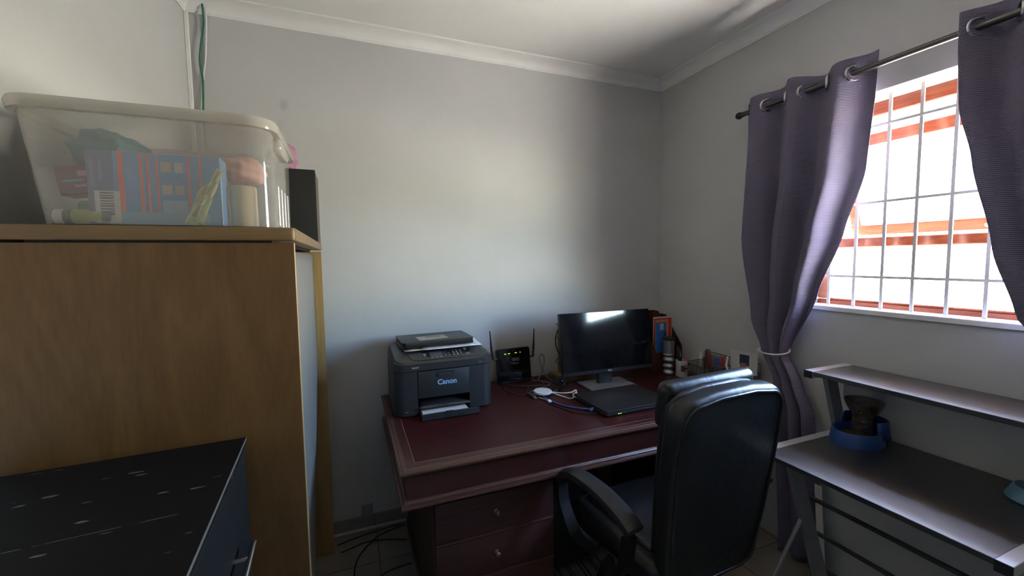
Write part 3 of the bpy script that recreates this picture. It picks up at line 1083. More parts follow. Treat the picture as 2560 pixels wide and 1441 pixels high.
# ------------------------------------------------------------------ loudspeaker and pink bag
sp = thing('loudspeaker', 'black loudspeaker box standing behind the tub on the cabinet', 'speaker', (-0.25, 2.16, 1.6215))
b = BM(); box(b, -0.36, -0.128, 2.06, 2.085, 1.624, 1.940, 0.003, 2); part(sp, 'grille', b, mat('speaker cloth', (0.012, 0.0115, 0.011), 0.9, bump=0.2, bscale=500))
b = BM(); box(b, -0.358, -0.130, 2.085, 2.285, 1.6215, 1.940, 0.002, 1); part(sp, 'cabinet', b, wood_mat('dark veneer', (0.06, 0.045, 0.04), (0.12, 0.095, 0.085), axis=2, scale=20, rough=0.5))
single('pink_bag', lump((-0.262, 2.16, 1.941), 0.062, 0.075, 0.074, 11, 0.09), 'pink', 'pink satin drawstring bag on top of the black loudspeaker', 'bag', (-0.262, 2.16, 1.941))

# ------------------------------------------------------------------ cables in the left corner
b = BM(); box(b, XL, XL + 0.017, YB - 0.012, YB, 0.3, ZB + 0.004, 0.002, 1); single('cable_trunking', b, 'cornice', 'white plastic trunking strip in the left corner', 'trunking', (XL + 0.008, YB - 0.006, 0.3))
b = BM(); tube(b, [(-0.596, 2.405, 2.768), (-0.594, 2.405, 2.70), (-0.597, 2.412, 2.648), (-0.613, 2.412, 2.55), (-0.620, 2.412, 2.48), (-0.613, 2.412, 2.40), (-0.615, 2.412, 2.33), (-0.619, 2.412, 2.227), (-0.62, 2.412, 1.9), (-0.61, 2.412, 1.5), (-0.62, 2.41, 0.9), (-0.61, 2.405, 0.2)], 0.0042, 8, 6); single('green_cable', b, 'green_cable', 'green cable hanging down the left corner', 'cable', (-0.61, 2.405, 0.2))
b = BM(); tube(b, [(-0.586, 2.412, 2.768), (-0.585, 2.416, 2.69), (-0.591, 2.420, 2.60), (-0.600, 2.423, 2.50), (-0.612, 2.424, 2.42), (-0.622, 2.424, 2.34), (-0.632, 2.424, 2.225), (-0.634, 2.424, 1.9), (-0.63, 2.424, 1.4), (-0.635, 2.42, 0.8), (-0.63, 2.415, 0.2)], 0.0038, 8, 6); single('white_cable', b, 'white', 'white cable hanging behind the green cable', 'cable', (-0.63, 2.415, 0.2))

# ================================================================== DESK
dk = thing('writing_desk', 'dark mahogany pedestal desk with moulded edges', 'desk', (1.11, 1.94, 0))
DX0, DX1, DY0, DY1 = 0.137, 2.095, 1.470, 2.412
DT = 0.7753


def ring_mould(bm, prof, x0, x1, y0, y1):
    """prof: (outset, z) open profile swept round a rectangle with mitred corners"""
    rows = [[(x0 - o, y0 - o, z), (x1 + o, y0 - o, z), (x1 + o, y1 + o, z), (x0 - o, y1 + o, z)] for o, z in prof]
    vs = [[bm.verts.new(p) for p in r] for r in rows]
    for a, c in zip(vs, vs[1:] + vs[:1]):
        for i in range(4):
            bm.faces.new((a[i], a[(i + 1) % 4], c[(i + 1) % 4], c[i]))
    bmesh.ops.recalc_face_normals(bm, faces=list(bm.faces))
    return bm


ins = 0.022
up_prof = [(-0.05, 0.747), (-0.002, 0.747), (0.004, 0.7485), (0.010, 0.752), (0.012, 0.756), (0.013, 0.757), (0.018, 0.758), (0.0205, 0.761), (0.021, 0.765), (0.019, 0.769), (0.014, 0.7705), (0.011, 0.7715), (0.008, 0.7745), (-0.001, 0.7749), (-0.012, 0.7746), (-0.05, 0.770)]
b = BM(); ring_mould(b, up_prof, DX0 + ins, DX1 - ins, DY0 + ins, DY1 - ins); part(dk, 'top_moulding', b, 'mahog_edge')
gi = 0.062
for nm, q in (('top_border', (DX0 + 0.03, DX1 - 0.03, DY0 + 0.03, DY0 + gi)), ('top_border', (DX0 + 0.03, DX1 - 0.03, DY1 - gi, DY1 - 0.03)), ('top_border', (DX0 + 0.03, DX0 + gi, DY0 + gi, DY1 - gi)), ('top_border', (DX1 - gi, DX1 - 0.03, DY0 + gi, DY1 - gi))):
    b = BM(); box(b, q[0], q[1], q[2], q[3], 0.755, 0.7752, 0.0004, 1); part(dk, nm, b, 'mahog')
b = BM(); box(b, DX0 + gi + 0.0012, DX1 - gi - 0.0012, DY0 + gi + 0.0012, DY1 - gi - 0.0012, 0.755, DT - 0.0003); part(dk, 'writing_surface', b, 'leather_top')
ln = mat('pale gilt line', (0.22, 0.11, 0.07), 0.4)
b = BM()
for q in ((DX0 + gi - 0.001, DX1 - gi + 0.001, DY0 + gi - 0.0014, DY0 + gi + 0.0014), (DX0 + gi - 0.0014, DX0 + gi + 0.0014, DY0 + gi, DY1 - gi), (DX0 + gi - 0.001, DX1 - gi + 0.001, DY1 - gi - 0.0012, DY1 - gi + 0.0012)):
    box(b, q[0], q[1], q[2], q[3], 0.76, 0.7754)
part(dk, 'inlay_line', b, ln)
b = BM(); box(b, DX0 + ins, DX1 - ins, DY0 + ins, DY1 - ins, 0.64, 0.757); part(dk, 'apron', b, 'mahog')
lo_prof = [(-0.05, 0.625), (0.006, 0.625), (0.014, 0.6265), (0.0195, 0.631), (0.0205, 0.636), (0.018, 0.641), (0.0125, 0.643), (0.011, 0.644), (0.0105, 0.649), (0.008, 0.651), (0.0065, 0.655), (0.003, 0.658), (-0.001, 0.659), (-0.05, 0.659)]
b = BM(); ring_mould(b, lo_prof, DX0 + ins, DX1 - ins, DY0 + ins, DY1 - ins); part(dk, 'lower_moulding', b, 'mahog_edge')
for px0, px1 in ((0.262, 0.795), (1.44, 1.973)):
    b = BM(); box(b, px0, px1, 1.566, 2.35, 0.06, 0.632); ped = part(dk, 'pedestal', b, 'mahog_v')
    b = BM(); ring_mould(b, [(-0.03, 0.0), (0.012, 0.0), (0.012, 0.045), (0.004, 0.062), (-0.03, 0.062)], px0, px1, 1.566, 2.35); part(dk, 'plinth', b, 'mahog_v', world=True)
    for i in range(3):
        z1 = 0.580 - i * 0.176
        z0 = z1 - 0.164
        b = BM(); box(b, px0 + 0.010, px1 - 0.010, 1.546, 1.568, z0, z1, 0.0025, 2); dw_ = part(dk, 'drawer', b, 'mahog_v')
        b = BM(); box(b, px0 + 0.010, px1 - 0.010, 1.543, 1.566, z0 - 0.0118, z0 - 0.0005, 0.003, 2); part(dk, 'drawer_lit_edge', b, 'mahog_edge')  # lighter strip paints the light caught along the drawer top edges
        b = BM(); lathe(b, [(0.0, 0.026), (0.006, 0.0255), (0.0095, 0.021), (0.010, 0.017), (0.0075, 0.0125), (0.0045, 0.010), (0.0042, 0.005), (0.009, 0.002), (0.0095, 0.0)], ((px0 + px1) / 2 - 0.006, 1.546, (z0 + z1) / 2 + 0.004), 18, Matrix.Rotation(R(90), 4, 'X'))
        part(dk, 'knob', b, 'brass', parent_fix if False else True) if False else part(dw_, 'knob', b, 'brass', label='aged brass knob')
b = BM(); box(b, 0.795, 1.44, 2.32, 2.335, 0.18, 0.632); part(dk, 'modesty_panel', b, 'mahog_v')

# ================================================================== PRINTER  (local: x 0..0.49, y 0..0.40 depth, z up)
pr = thing('inkjet_printer', 'charcoal multifunction printer at the left end of the desk', 'printer', (0.176, 1.992, DT), 0.0)


def pp(name, bm, m, parent=None, label=None, smooth=35):
    return part(parent or pr, name, bm, m, world=False, label=label, smooth=smooth)


W_, D_ = 0.49, 0.385
# shell polygons (plan) with rounded front corners
def colpoly(x0, x1, side):
    r = 0.05
    if side < 0:
        pts = [(x1, 0.0), (x1, D_), (x0 + 0.02, D_), (x0, D_ - 0.02)]
        pts += [(x0 + r - r * math.cos(R(a)), r - r * math.sin(R(a))) for a in range(0, 91, 15)]
    else:
        pts = [(x1 - r + r * math.sin(R(a)), r - r * math.cos(R(a))) for a in range(0, 91, 15)]
        pts += [(x1, D_ - 0.02), (x1 - 0.02, D_), (x0, D_), (x0, 0.0)]
    return pts


b = BM()
prism(b, colpoly(0.0, 0.108, -1), 'z', 0.008, 0.222)
prism(b, colpoly(0.366, W_, 1), 'z', 0.008, 0.222)
box(b, 0.108, 0.366, 0.20, D_, 0.008, 0.222)
box(b, 0.108, 0.366, 0.03, 0.20, 0.09, 0.222)
for fx in (0.05, 0.44):
    for fy in (0.05, 0.33):
        lathe(b, [(0.012, 0), (0.012, 0.009)], (fx, fy, 0), 12)
body = pp('body', b, 'printer', smooth=25)
b = BM(); box(b, 0.1095, 0.3645, -0.003, 0.03, 0.088, 0.2195, 0.002, 2); door = pp('front_door', b, 'printer')
b = BM(); box(b, 0.205, 0.290, -0.0045, -0.0025, 0.196, 0.212, 0.0008, 1); pp('door_recess_shade', b, 'dark', door)  # near-black slab on the door face paints the shade of a recess
b = BM(); box(b, 0.205, 0.282, -0.009, -0.003, 0.188, 0.203, 0.0015, 1); pp('door_lip', b, 'printer', door)
b = BM(); text_bm(b, 'Canon', 0.036, Matrix.Translation((0.252, -0.0034, 0.158)) @ Matrix.Rotation(R(90), 4, 'X'), 0.0006, 0.0010); pp('lettering', b, 'canon', door, 'silver blue maker lettering', smooth=0)
# output tray and paper cassette
b = BM()
rows = []
for i in range(9):
    t = i / 8
    y = -0.012 + 0.21 * t
    rows.append([(0.110 + 0.254 * j / 12, y, 0.044 + 0.014 * math.sin(math.pi * j / 12) * min(1, t * 3) + 0.010 * t) for j in range(13)])
loft(b, rows, closed=False)
o = pp('output_tray', b, 'printer2'); s = o.modifiers.new('t', 'SOLIDIFY'); s.thickness = 0.007; s.offset = -1
b = BM(); box(b, 0.222, 0.250, -0.0135, -0.0115, 0.046, 0.052); pp('tray_notch_shade', b, 'dark', o)  # dark sliver painted for the shade in the tray's notch
b = BM()
box(b, 0.112, 0.392, -0.078, -0.070, 0.003, 0.034, 0.0015, 1)
box(b, 0.112, 0.392, -0.074, 0.19, 0.002, 0.006)
box(b, 0.112, 0.116, -0.07, 0.19, 0.004, 0.022)
box(b, 0.361, 0.365, -0.07, 0.19, 0.004, 0.022)
cas = pp('paper_cassette', b, 'printer')
b = BM(); box(b, 0.222, 0.322, -0.0795, -0.0775, 0.0045, 0.018, 0.001, 1); pp('pull_recess_shade', b, 'dark', cas)  # raised dark slab stands for the shade inside the pull
b = BM(); box(b, 0.225, 0.262, -0.082, -0.071, 0.030, 0.037, 0.002, 2); pp('width_guide', b, 'printer', cas)
b = BM(); box(b, 0.122, 0.345, -0.069, 0.17, 0.0062, 0.024, 0.0008, 1); pp('paper_stack', b, 'paper', label='white paper in the tray')
# scanner lid unit: rounded plan, sloped control fascia
plan = rrect(0.0, W_, 0.0, D_, 0.05, 7)
b = BM()


def zlid(y, z):
    return z


rows = [[(x, y, 0.2245) for x, y in plan], [(x, y, 0.262 - 0.004 * max(0, (0.05 - y) / 0.05)) for x, y in plan]]
inner = [(x, y) for x, y in rrect(0.010, W_ - 0.010, 0.010, D_ - 0.008, 0.045, 7)]
rows.append([(x, y, 0.268 + 0.03 * min(1, max(0, (y - 0.012)) / 0.10)) for x, y in inner])
rows2 = [(x, y) for x, y in rrect(0.045, W_ - 0.045, 0.105, D_ - 0.04, 0.02, 7)]
rows.append([(x, y, 0.298) for x, y in rows2])
loft(b, rows, True, True, True)
lid = pp('scanner_unit', b, 'printer2', smooth=25)
tilt = math.atan2(0.03, 0.10)
cm = Matrix.Translation((0.0, 0.014, 0.2705)) @ Matrix.Rotation(tilt, 4, 'X')
b = BM(); prism(b, [(0.105, 0.0), (0.425, 0.0), (0.445, 0.012), (0.45, 0.088), (0.075, 0.088), (0.085, 0.02)], 'z', -0.004, 0.0012, 0.0008, 1, cm); cp = pp('control_panel', b, mat('satin black panel', (0.014, 0.014, 0.015), 0.3), lid)
b = BM(); box(b, 0.180, 0.242, 0.026, 0.068, 0.001, 0.0028, 0.0008, 1, cm); pp('display', b, 'panelgrey', cp, 'small grey display')
for i in range(3):
    b = BM(); box(b, 0.183 + i * 0.021, 0.197 + i * 0.021, 0.016, 0.019, 0.001, 0.0022, 0, 1, cm); pp('key', b, 'key', cp)
keys = [(0.300 + i * 0.019, 0.070 - j * 0.0145, 0.0030) for i in range(3) for j in range(4)] + [(0.262, 0.062, 0.0022), (0.276, 0.050, 0.0026), (0.252, 0.050, 0.0022), (0.264, 0.040, 0.0024), (0.255, 0.028, 0.0030), (0.275, 0.028, 0.0034), (0.305, 0.008, 0.002), (0.345, 0.010, 0.002), (0.130, 0.071, 0.0028), (0.132, 0.061, 0.003), (0.155, 0.044, 0.0052), (0.157, 0.026, 0.0032), (0.400, 0.080, 0.003), (0.365, 0.066, 0.004)]
for (x, y, r_) in keys:
    b = BM(); lathe(b, [(r_, 0.001), (r_, 0.0024)], (0, 0, 0), 10, cm @ Matrix.Translation((x, y, 0))); pp('key', b, 'key', cp)
for q in ((0.357, 0.376, 0.076, 0.081), (0.360, 0.380, 0.024, 0.029), (0.146, 0.164, 0.054, 0.0575)):
    b = BM(); box(b, *q, 0.001, 0.0022, 0, 1, cm); pp('key', b, 'key', cp)
b = BM(); lathe(b, [(0.0035, 0.001), (0.0035, 0.0024)], (0, 0, 0), 10, cm @ Matrix.Translation((0.388, 0.068, 0))); pp('stop_key', b, 'redkey', cp, 'red stop key')
b = BM(); text_bm(b, 'MAXIFY', 0.0095, Matrix.Translation((0.100, 0.0003, 0.240)) @ Matrix.Rotation(R(90), 4, 'X'), 0.0006, 0.0004); pp('model_lettering', b, 'key', lid, smooth=0)
b = BM(); text_bm(b, 'MB2040', 0.0065, Matrix.Translation((0.425, 0.0003, 0.2385)) @ Matrix.Rotation(R(90), 4, 'X'), 0.0006, 0.0002); pp('model_lettering', b, 'greyprint', lid, smooth=0)
b = BM(); box(b, 0.046, 0.062, 0.0005, 0.004, 0.030, 0.042, 0.001, 1); pp('usb_port', b, 'dark', body)
b = BM(); box(b, 0.045, 0.061, -0.0008, 0.002, 0.026, 0.029); pp('usb_mark', b, 'greyprint', body)

# folder and papers lying on the printer
PZ = DT + 0.2985


def sheet(name, label, x, y, z, w, d, rot, m, t=0.0012, curl=0.0, cat='paper', group=None):
    b = BM()
    rows = []
    for i in range(9):
        rows.append([(-w / 2 + w * j / 10, -d / 2 + d * i / 8, curl * ((j / 10 - 0.5) ** 2 + (i / 8 - 0.5) ** 2)) for j in range(11)])
    loft(b, rows, closed=False)
    o = link_mesh(name, b, m)
    o.location = (x, y, z)
    o.rotation_euler = (0, 0, R(rot))
    s = o.modifiers.new('t', 'SOLIDIFY'); s.thickness = t; s.offset = 1
    return tag(o, label, cat, group)


sheet('paper_sheet', 'pale paper sheet sticking out right of the black folder on the printer', 0.472, 2.235, PZ, 0.36, 0.26, -5, 'paper', 0.001, 0.01)
sheet('card_folder', 'cream card folder under the black folder on the printer', 0.400, 2.225, PZ + 0.0035, 0.34, 0.27, 4, 'paper2', 0.0025, 0.004)
sheet('paper_sheet', 'white paper poking out in front of the black folder on the printer', 0.462, 2.152, PZ + 0.008, 0.27, 0.18, 2.5, 'paper', 0.0012, 0.006)
fo = thing('ring_folder', 'black zip folder lying on top of the printer', 'folder', (0.415, 2.235, PZ + 0.0115), R(2.5))
b = BM(); prism(b, rrect(-0.19, 0.19, -0.115, 0.120, 0.014, 4), 'z', 0.026, 0.031, 0.002, 2); prism(b, rrect(-0.19, 0.19, -0.115, 0.120, 0.014, 4), 'z', 0.0, 0.005, 0.002, 2)
tube(b, [(-0.175, -0.112, 0.0155), (0.18, -0.112, 0.0155)], 0.0155, 14)
part(fo, 'cover', b, 'blackleather', world=False)
b = BM(); box(b, -0.184, 0.180, -0.108, 0.112, 0.005, 0.013); box(b, -0.186, 0.182, -0.106, 0.112, 0.0142, 0.019); box(b, -0.182, 0.18, -0.108, 0.112, 0.020, 0.0255); part(fo, 'pages', b, mat('grey page block', (0.06, 0.06, 0.06), 0.8), world=False)
lf = print_mat('leaflet print', (0.30, 0.29, 0.27), [(-0.08, 0.08, -0.05, -0.024, (0.42, 0.36, 0.20)), (-0.03, 0.05, -0.01, 0.03, (0.16, 0.15, 0.15)), (-0.075, -0.03, 0.0, 0.03, (0.36, 0.36, 0.38))], axes=(0, 1), rough=0.35)
b = BM(); box(b, -0.078, 0.078, -0.050, 0.046, 0.0, 0.002); o = link_mesh('leaflet', b, lf); o.location = (0.395, 2.21, PZ + 0.0425); o.rotation_euler = (0, 0, R(7)); tag(o, 'small printed leaflet on the black folder', 'leaflet')

# ================================================================== ROUTER
rt = thing('wifi_router', 'glossy black router with green lights beside the printer', 'router', (0.927, 2.345, DT), R(4))


def rp_(name, bm, m, parent=None, label=None, smooth=35):
    return part(parent or rt, name, bm, m, world=False, label=label, smooth=smooth)


tm = Matrix.Rotation(R(-8), 4, 'X')
b = BM(); prism(b, [(x, z) for x, z in rrect(-0.112, 0.112, 0.0, 0.205, 0.014, 5)], 'y', -0.016, 0.014, 0.004, 3, tm); case = rp_('case', b, 'gloss')
b = BM(); prism(b, rrect(-0.10, 0.10, -0.035, 0.045, 0.02, 5), 'z', 0.0, 0.012, 0.003, 2); rp_('foot', b, 'blackplastic')
for s_, lean in ((1, 3), (-1, -6)):
    b = BM()
    xb = s_ * 0.112
    tube(b, [(xb - 0.01 * s_, 0.012, 0.140 if s_ > 0 else 0.150), (xb + 0.026 * s_, 0.012, 0.140 if s_ > 0 else 0.150)], 0.0058, 10)
    x1 = xb + 0.024 * s_
    zb = 0.137 if s_ > 0 else 0.147
    tube(b, [(x1, 0.012, zb), (x1 + 0.002 * lean, 0.012, zb + 0.075), (x1 + 0.0025 * lean, 0.012, zb + 0.115), (x1 + 0.0042 * lean * 0.8, 0.012, zb + 0.178)], 0.0072, 10, scale=[1, 1, 0.62, 0.45])
    rp_('antenna', b, 'blackplastic', case)
for x in (-0.062, -0.054, -0.036, -0.028, 0.010, 0.018, 0.044):
    b = BM(); box(b, x - 0.0022, x + 0.0022, -0.0172, -0.0155, 0.171 + (x + 0.06) * 0.02, 0.1755 + (x + 0.06) * 0.02, 0.0006, 1, tm); rp_('status_light', b, 'led', case, 'green status light')
b = BM(); text_bm(b, 'Telkom', 0.019, tm @ Matrix.Translation((0.000, -0.0165, 0.112)) @ Matrix.Rotation(R(90), 4, 'X'), 0.0004, 0.0005)
rp_('lettering', b, 'greyprint', case, smooth=0)
for q in [(-0.018, 0.036, 0.126 + i * 0.0042, 0.128 + i * 0.0042) for i in range(5)] + [(-0.008, 0.012, 0.190, 0.1925), (-0.014, 0.020, 0.030, 0.0325)]:
    b = BM(); box(b, q[0], q[1], -0.0166, -0.0155, q[2], q[3], mtx=tm); rp_('printed_line', b, 'greyprint', case)

# ================================================================== HEADSET ON A WOODEN STAND
hs = thing('headset_stand', 'wooden post stand on a brown base behind the monitor', 'stand', (1.245, 2.30, DT))
b = BM(); box(b, 1.212, 1.243, 2.285, 2.315, DT + 0.03, 1.112, 0.002, 1); part(hs, 'post', b, wood_mat('stand wood', (0.10, 0.052, 0.018), (0.17, 0.095, 0.035), axis=2, scale=20))
b = BM(); box(b, 1.17, 1.36, 2.20, 2.36, DT, DT + 0.032, 0.003, 2); part(hs, 'base', b, wood_mat('stand base wood', (0.12, 0.06, 0.02), (0.20, 0.11, 0.04), axis=0, scale=20))
b = BM(); box(b, 1.205, 1.250, 2.27, 2.33, 1.1122, 1.120, 0.002, 1); part(hs, 'hook', b, 'carton')
hd = thing('headset', 'black headset hanging on the wooden stand', 'headset', (1.21, 2.262, 0.93))
arc = [(1.222 - 0.052 * math.sin(R(a)), 2.262, 1.02 + 0.092 * math.cos(R(a))) for a in range(-10, 191, 10)]
b = BM(); tube(b, arc, 0.0042, 8); part(hd, 'headband', b, 'blackplastic')
b = BM(); lathe(b, [(0.0, 0.0), (0.026, 0.002), (0.030, 0.010), (0.026, 0.02), (0.0, 0.024)], (1.222, 2.262, 0.942), 20, Matrix.Rotation(R(70), 4, 'Y')); part(hd, 'ear_cushion', b, 'rubber')
b = BM(); tube(b, [(1.23, 2.262, 0.94), (1.185, 2.255, 0.915), (1.165, 2.25, 0.90), (1.175, 2.24, 0.885), (1.20, 2.235, 0.872), (1.225, 2.235, 0.86)], 0.0022, 6, 6); tube(b, [(1.222, 2.258, 1.105), (1.190, 2.255, 1.10), (1.172, 2.255, 1.06), (1.185, 2.25, 1.03), (1.222, 2.25, 1.035)], 0.002, 6, 6); part(hd, 'cord', b, 'black_cable')

# ================================================================== MONITOR
mo = thing('computer_monitor', 'black widescreen monitor on a grey plate stand', 'monitor', (1.405, 2.055, DT), R(-1.5))


def mp_(name, bm, m, parent=None, label=None, smooth=35):
    return part(parent or mo, name, bm, m, world=False, label=label, smooth=smooth)


mtl = Matrix.Translation((0, -0.03, 0)) @ Matrix.Rotation(R(-7.8), 4, 'X')
b = BM(); prism(b, rrect(-0.306, 0.306, 0.085, 0.443, 0.004, 2), 'y', -0.016, 0.012, 0.002, 2, mtl); box(b, -0.18, 0.18, 0.01, 0.035, 0.12, 0.36, 0.01, 2, mtl); bez = mp_('housing', b, 'blackplastic')
b = BM(); box(b, -0.3035, 0.3035, -0.0176, -0.0155, 0.106, 0.4405, mtx=mtl); mp_('screen', b, 'screen', bez)
b = BM(); text_bm(b, 'DELL', 0.013, mtl @ Matrix.Translation((0.0, -0.0166, 0.095)) @ Matrix.Rotation(R(90), 4, 'X'), 0.0005, 0.0006); mp_('badge', b, 'key', bez, 'pale maker badge', smooth=0)
b = BM(); prism(b, rrect(-0.050, 0.050, 0.012, 0.042, 0.012, 4), 'z', 0.006, 0.30); mp_('neck', b, mat('dark grey stand', (0.035, 0.035, 0.036), 0.35))
b = BM(); prism(b, rrect(-0.150, 0.150, -0.095, 0.095, 0.004, 2), 'z', 0.0, 0.0085, 0.0015, 2); mp_('base_plate', b, 'basegrey', label='grey rectangular base')

# ================================================================== LAPTOP
lt = thing('laptop', 'closed black laptop in front of the monitor', 'laptop', (1.305, 1.770, DT), R(1.5))
b = BM(); prism(b, rrect(-0.205, 0.205, -0.150, 0.150, 0.008, 3), 'z', 0.004, 0.020, 0.003, 2); part(lt, 'base', b, 'blackplastic', world=False)
b = BM(); prism(b, rrect(-0.205, 0.205, -0.150, 0.150, 0.008, 3), 'z', 0.0205, 0.029, 0.003, 2); part(lt, 'lid', b, mat('textured black lid', (0.013, 0.0125, 0.0125), 0.45, bump=0.05, bscale=300), world=False)
b = BM()
for x in (-0.136, -0.124):
    box(b, x - 0.003, x + 0.003, -0.1508, -0.149, 0.010, 0.0135)
part(lt, 'indicator_light', b, 'led', world=False, label='green lights')
for x in (-0.17, 0.17):
    for y in (-0.12, 0.12):
        b = BM(); lathe(b, [(0.008, 0), (0.008, 0.0045)], (x, y, 0), 10); part(lt, 'rubber_foot', b, 'rubber', world=False)

# ================================================================== CHARGER, CABLES
ch = thing('wireless_charger', 'round white wireless charging pad with its cable on the desk', 'charger', (0.972, 2.038, DT))
b = BM(); lathe(b, [(0.0, 0.004), (0.047, 0.004), (0.0505, 0.007), (0.0515, 0.012), (0.0505, 0.0165), (0.047, 0.019), (0.0, 0.0195)], (0.972, 2.038, DT + 0.008), 36); part(ch, 'pad', b, 'white')
b = BM(); box(b, 1.012, 1.032, 2.010, 2.024, DT + 0.010, DT + 0.018, 0.003, 2); part(ch, 'plug', b, 'white')
zc = DT + 0.0045
b = BM(); tube(b, [(1.025, 2.016, DT + 0.013), (1.045, 1.995, zc), (1.060, 1.955, zc), (1.075, 1.915, zc), (1.105, 1.925, zc), (1.125, 1.97, zc), (1.150, 1.985, zc), (1.148, 1.965, zc + 0.005), (1.118, 1.935, zc + 0.006), (1.105, 1.90, zc + 0.006), (1.125, 1.86, zc), (1.145, 1.80, zc), (1.108, 1.735, zc + 0.006), (1.0945, 1.730, zc + 0.006)], 0.0036, 8, 8); part(ch, 'cord', b, 'white')
b = BM(); tube(b, [(1.035, 2.050, zc), (1.085, 2.010, zc), (1.125, 1.985, zc + 0.007), (1.165, 2.01, zc + 0.007), (1.155, 1.985, zc + 0.009), (1.115, 1.93, zc + 0.012), (1.098, 1.90, zc + 0.011), (1.11, 1.86, zc + 0.006), (1.125, 1.835, zc + 0.009), (1.178, 1.940, zc + 0.002), (1.190, 1.962, zc), (1.172, 1.955, zc)], 0.0036, 8, 8)
uc = thing('usb_cable', 'white looped cable between the charging pad and the laptop', 'cable', (1.11, 1.93, DT))
part(uc, 'cord', b, 'white')
b = BM(); tube(b, [(0.93, 2.0, DT + 0.005), (0.945, 1.962, DT + 0.005), (0.952, 1.935, DT + 0.005)], 0.0028, 8, 6); box(b, 0.946, 0.964, 1.908, 1.934, DT + 0.001, DT + 0.011, 0.003, 2); part(uc, 'plug', b, 'white', label='white plug end')
ec = thing('network_cable', 'blue network cable curving across the desk to the laptop', 'cable', (1.0, 1.8, DT))
b = BM(); tube(b, [(0.955, 2.06, DT + 0.005), (0.958, 1.99, DT + 0.005), (0.965, 1.92, DT + 0.005), (0.985, 1.85, DT + 0.005), (1.02, 1.795, DT + 0.005), (1.06, 1.755, DT + 0.006), (1.084, 1.728, DT + 0.009)], 0.0042, 8, 8); part(ec, 'cord', b, 'blue_cable')
b = BM(); box(b, 1.072, 1.0985, 1.706, 1.724, DT + 0.004, DT + 0.015, 0.002, 2); part(ec, 'plug', b, mat('blue plug', (0.03, 0.08, 0.34), 0.4))
b = BM(); tube(b, [(0.945, 1.99, DT + 0.003), (0.94, 1.90, DT + 0.003), (0.96, 1.84, DT + 0.003), (0.985, 1.765, DT + 0.003), (1.02, 1.715, DT + 0.003), (1.06, 1.685, DT + 0.003), (1.098, 1.675, DT + 0.008)], 0.0022, 6, 8); single('thin_black_cable', b, 'black_cable', 'thin black cable running below the blue cable to the laptop', 'cable', (1.0, 1.75, DT))
# black tangle by the router
b = BM(); tube(b, [(0.83, 2.29, DT + 0.003), (0.81, 2.18, DT + 0.003), (0.83, 2.10, DT + 0.003), (0.88, 2.08, DT + 0.003), (0.92, 2.13, DT + 0.003), (0.96, 2.22, DT + 0.003), (0.93, 2.29, DT + 0.003)], 0.0026, 6, 8); single('loose_cable', b, 'black_cable', 'black cable looping in front of the router', 'cable', (0.87, 2.15, DT))
b = BM(); tube(b, [(1.03, 2.305, DT + 0.003), (1.08, 2.26, DT + 0.003), (1.10, 2.20, DT + 0.003), (1.02, 2.15, DT + 0.003), (0.93, 2.11, DT + 0.003), (0.905, 2.075, DT + 0.006)], 0.0030, 6, 8); single('loose_cable', b, 'grey_cable', 'grey blue cable from the router to the charging pad', 'cable', (1.0, 2.2, DT))
b = BM(); tube(b, [(1.055, 2.28, DT + 0.003), (1.085, 2.29, DT + 0.05), (1.105, 2.29, DT + 0.11), (1.100, 2.29, DT + 0.155), (1.083, 2.29, DT + 0.165), (1.072, 2.29, DT + 0.14), (1.082, 2.285, DT + 0.09), (1.105, 2.27, DT + 0.035), (1.14, 2.24, DT + 0.003)], 0.0034, 8, 8); single('standing_cable_loop', b, 'grey_cable', 'grey cable standing up in a loop right of the router', 'cable', (1.1, 2.28, DT))
b = BM(); tube(b, [(1.06, 2.345, DT + 0.004), (1.12, 2.345, DT + 0.004), (1.16, 2.31, DT + 0.004), (1.158, 2.22, DT + 0.004), (1.12, 2.12, DT + 0.004), (1.10, 2.06, DT + 0.004), (1.17, 2.12, DT + 0.004), (1.222, 2.14, DT + 0.004)], 0.0026, 6, 8); single('loose_cable', b, 'black_cable', 'black cable winding between the stand and the monitor', 'cable', (1.13, 2.2, DT))
b = BM(); tube(b, [(1.545, 2.12, DT + 0.004), (1.60, 2.14, DT + 0.004), (1.655, 2.10, DT + 0.004), (1.62, 2.06, DT + 0.004), (1.555, 2.09, DT + 0.004)], 0.0024, 6, 8); single('loose_cable', b, 'black_cable', 'black cable loop right of the monitor base', 'cable', (1.6, 2.1, DT))
b = BM(); tube(b, [(0.80, 2.33, DT + 0.008), (0.86, 2.25, DT + 0.008), (0.98, 2.19, DT + 0.008), (1.06, 2.21, DT + 0.008), (1.05, 2.30, DT + 0.008), (1.12, 2.33, DT + 0.008)], 0.0032, 6, 8); single('loose_cable', b, 'black_cable', 'thick black cable curling from the router towards the wooden stand', 'cable', (0.98, 2.25, DT))
b = BM(); tube(b, [(1.02, 2.12, DT + 0.003), (1.06, 2.07, DT + 0.003), (1.10, 2.095, DT + 0.012), (1.06, 2.14, DT + 0.012), (1.0, 2.16, DT + 0.012), (0.96, 2.12, DT + 0.012)], 0.0024, 6, 8); single('loose_cable', b, 'black_cable', 'thin black cable coil behind the charging pad', 'cable', (1.04, 2.11, DT))
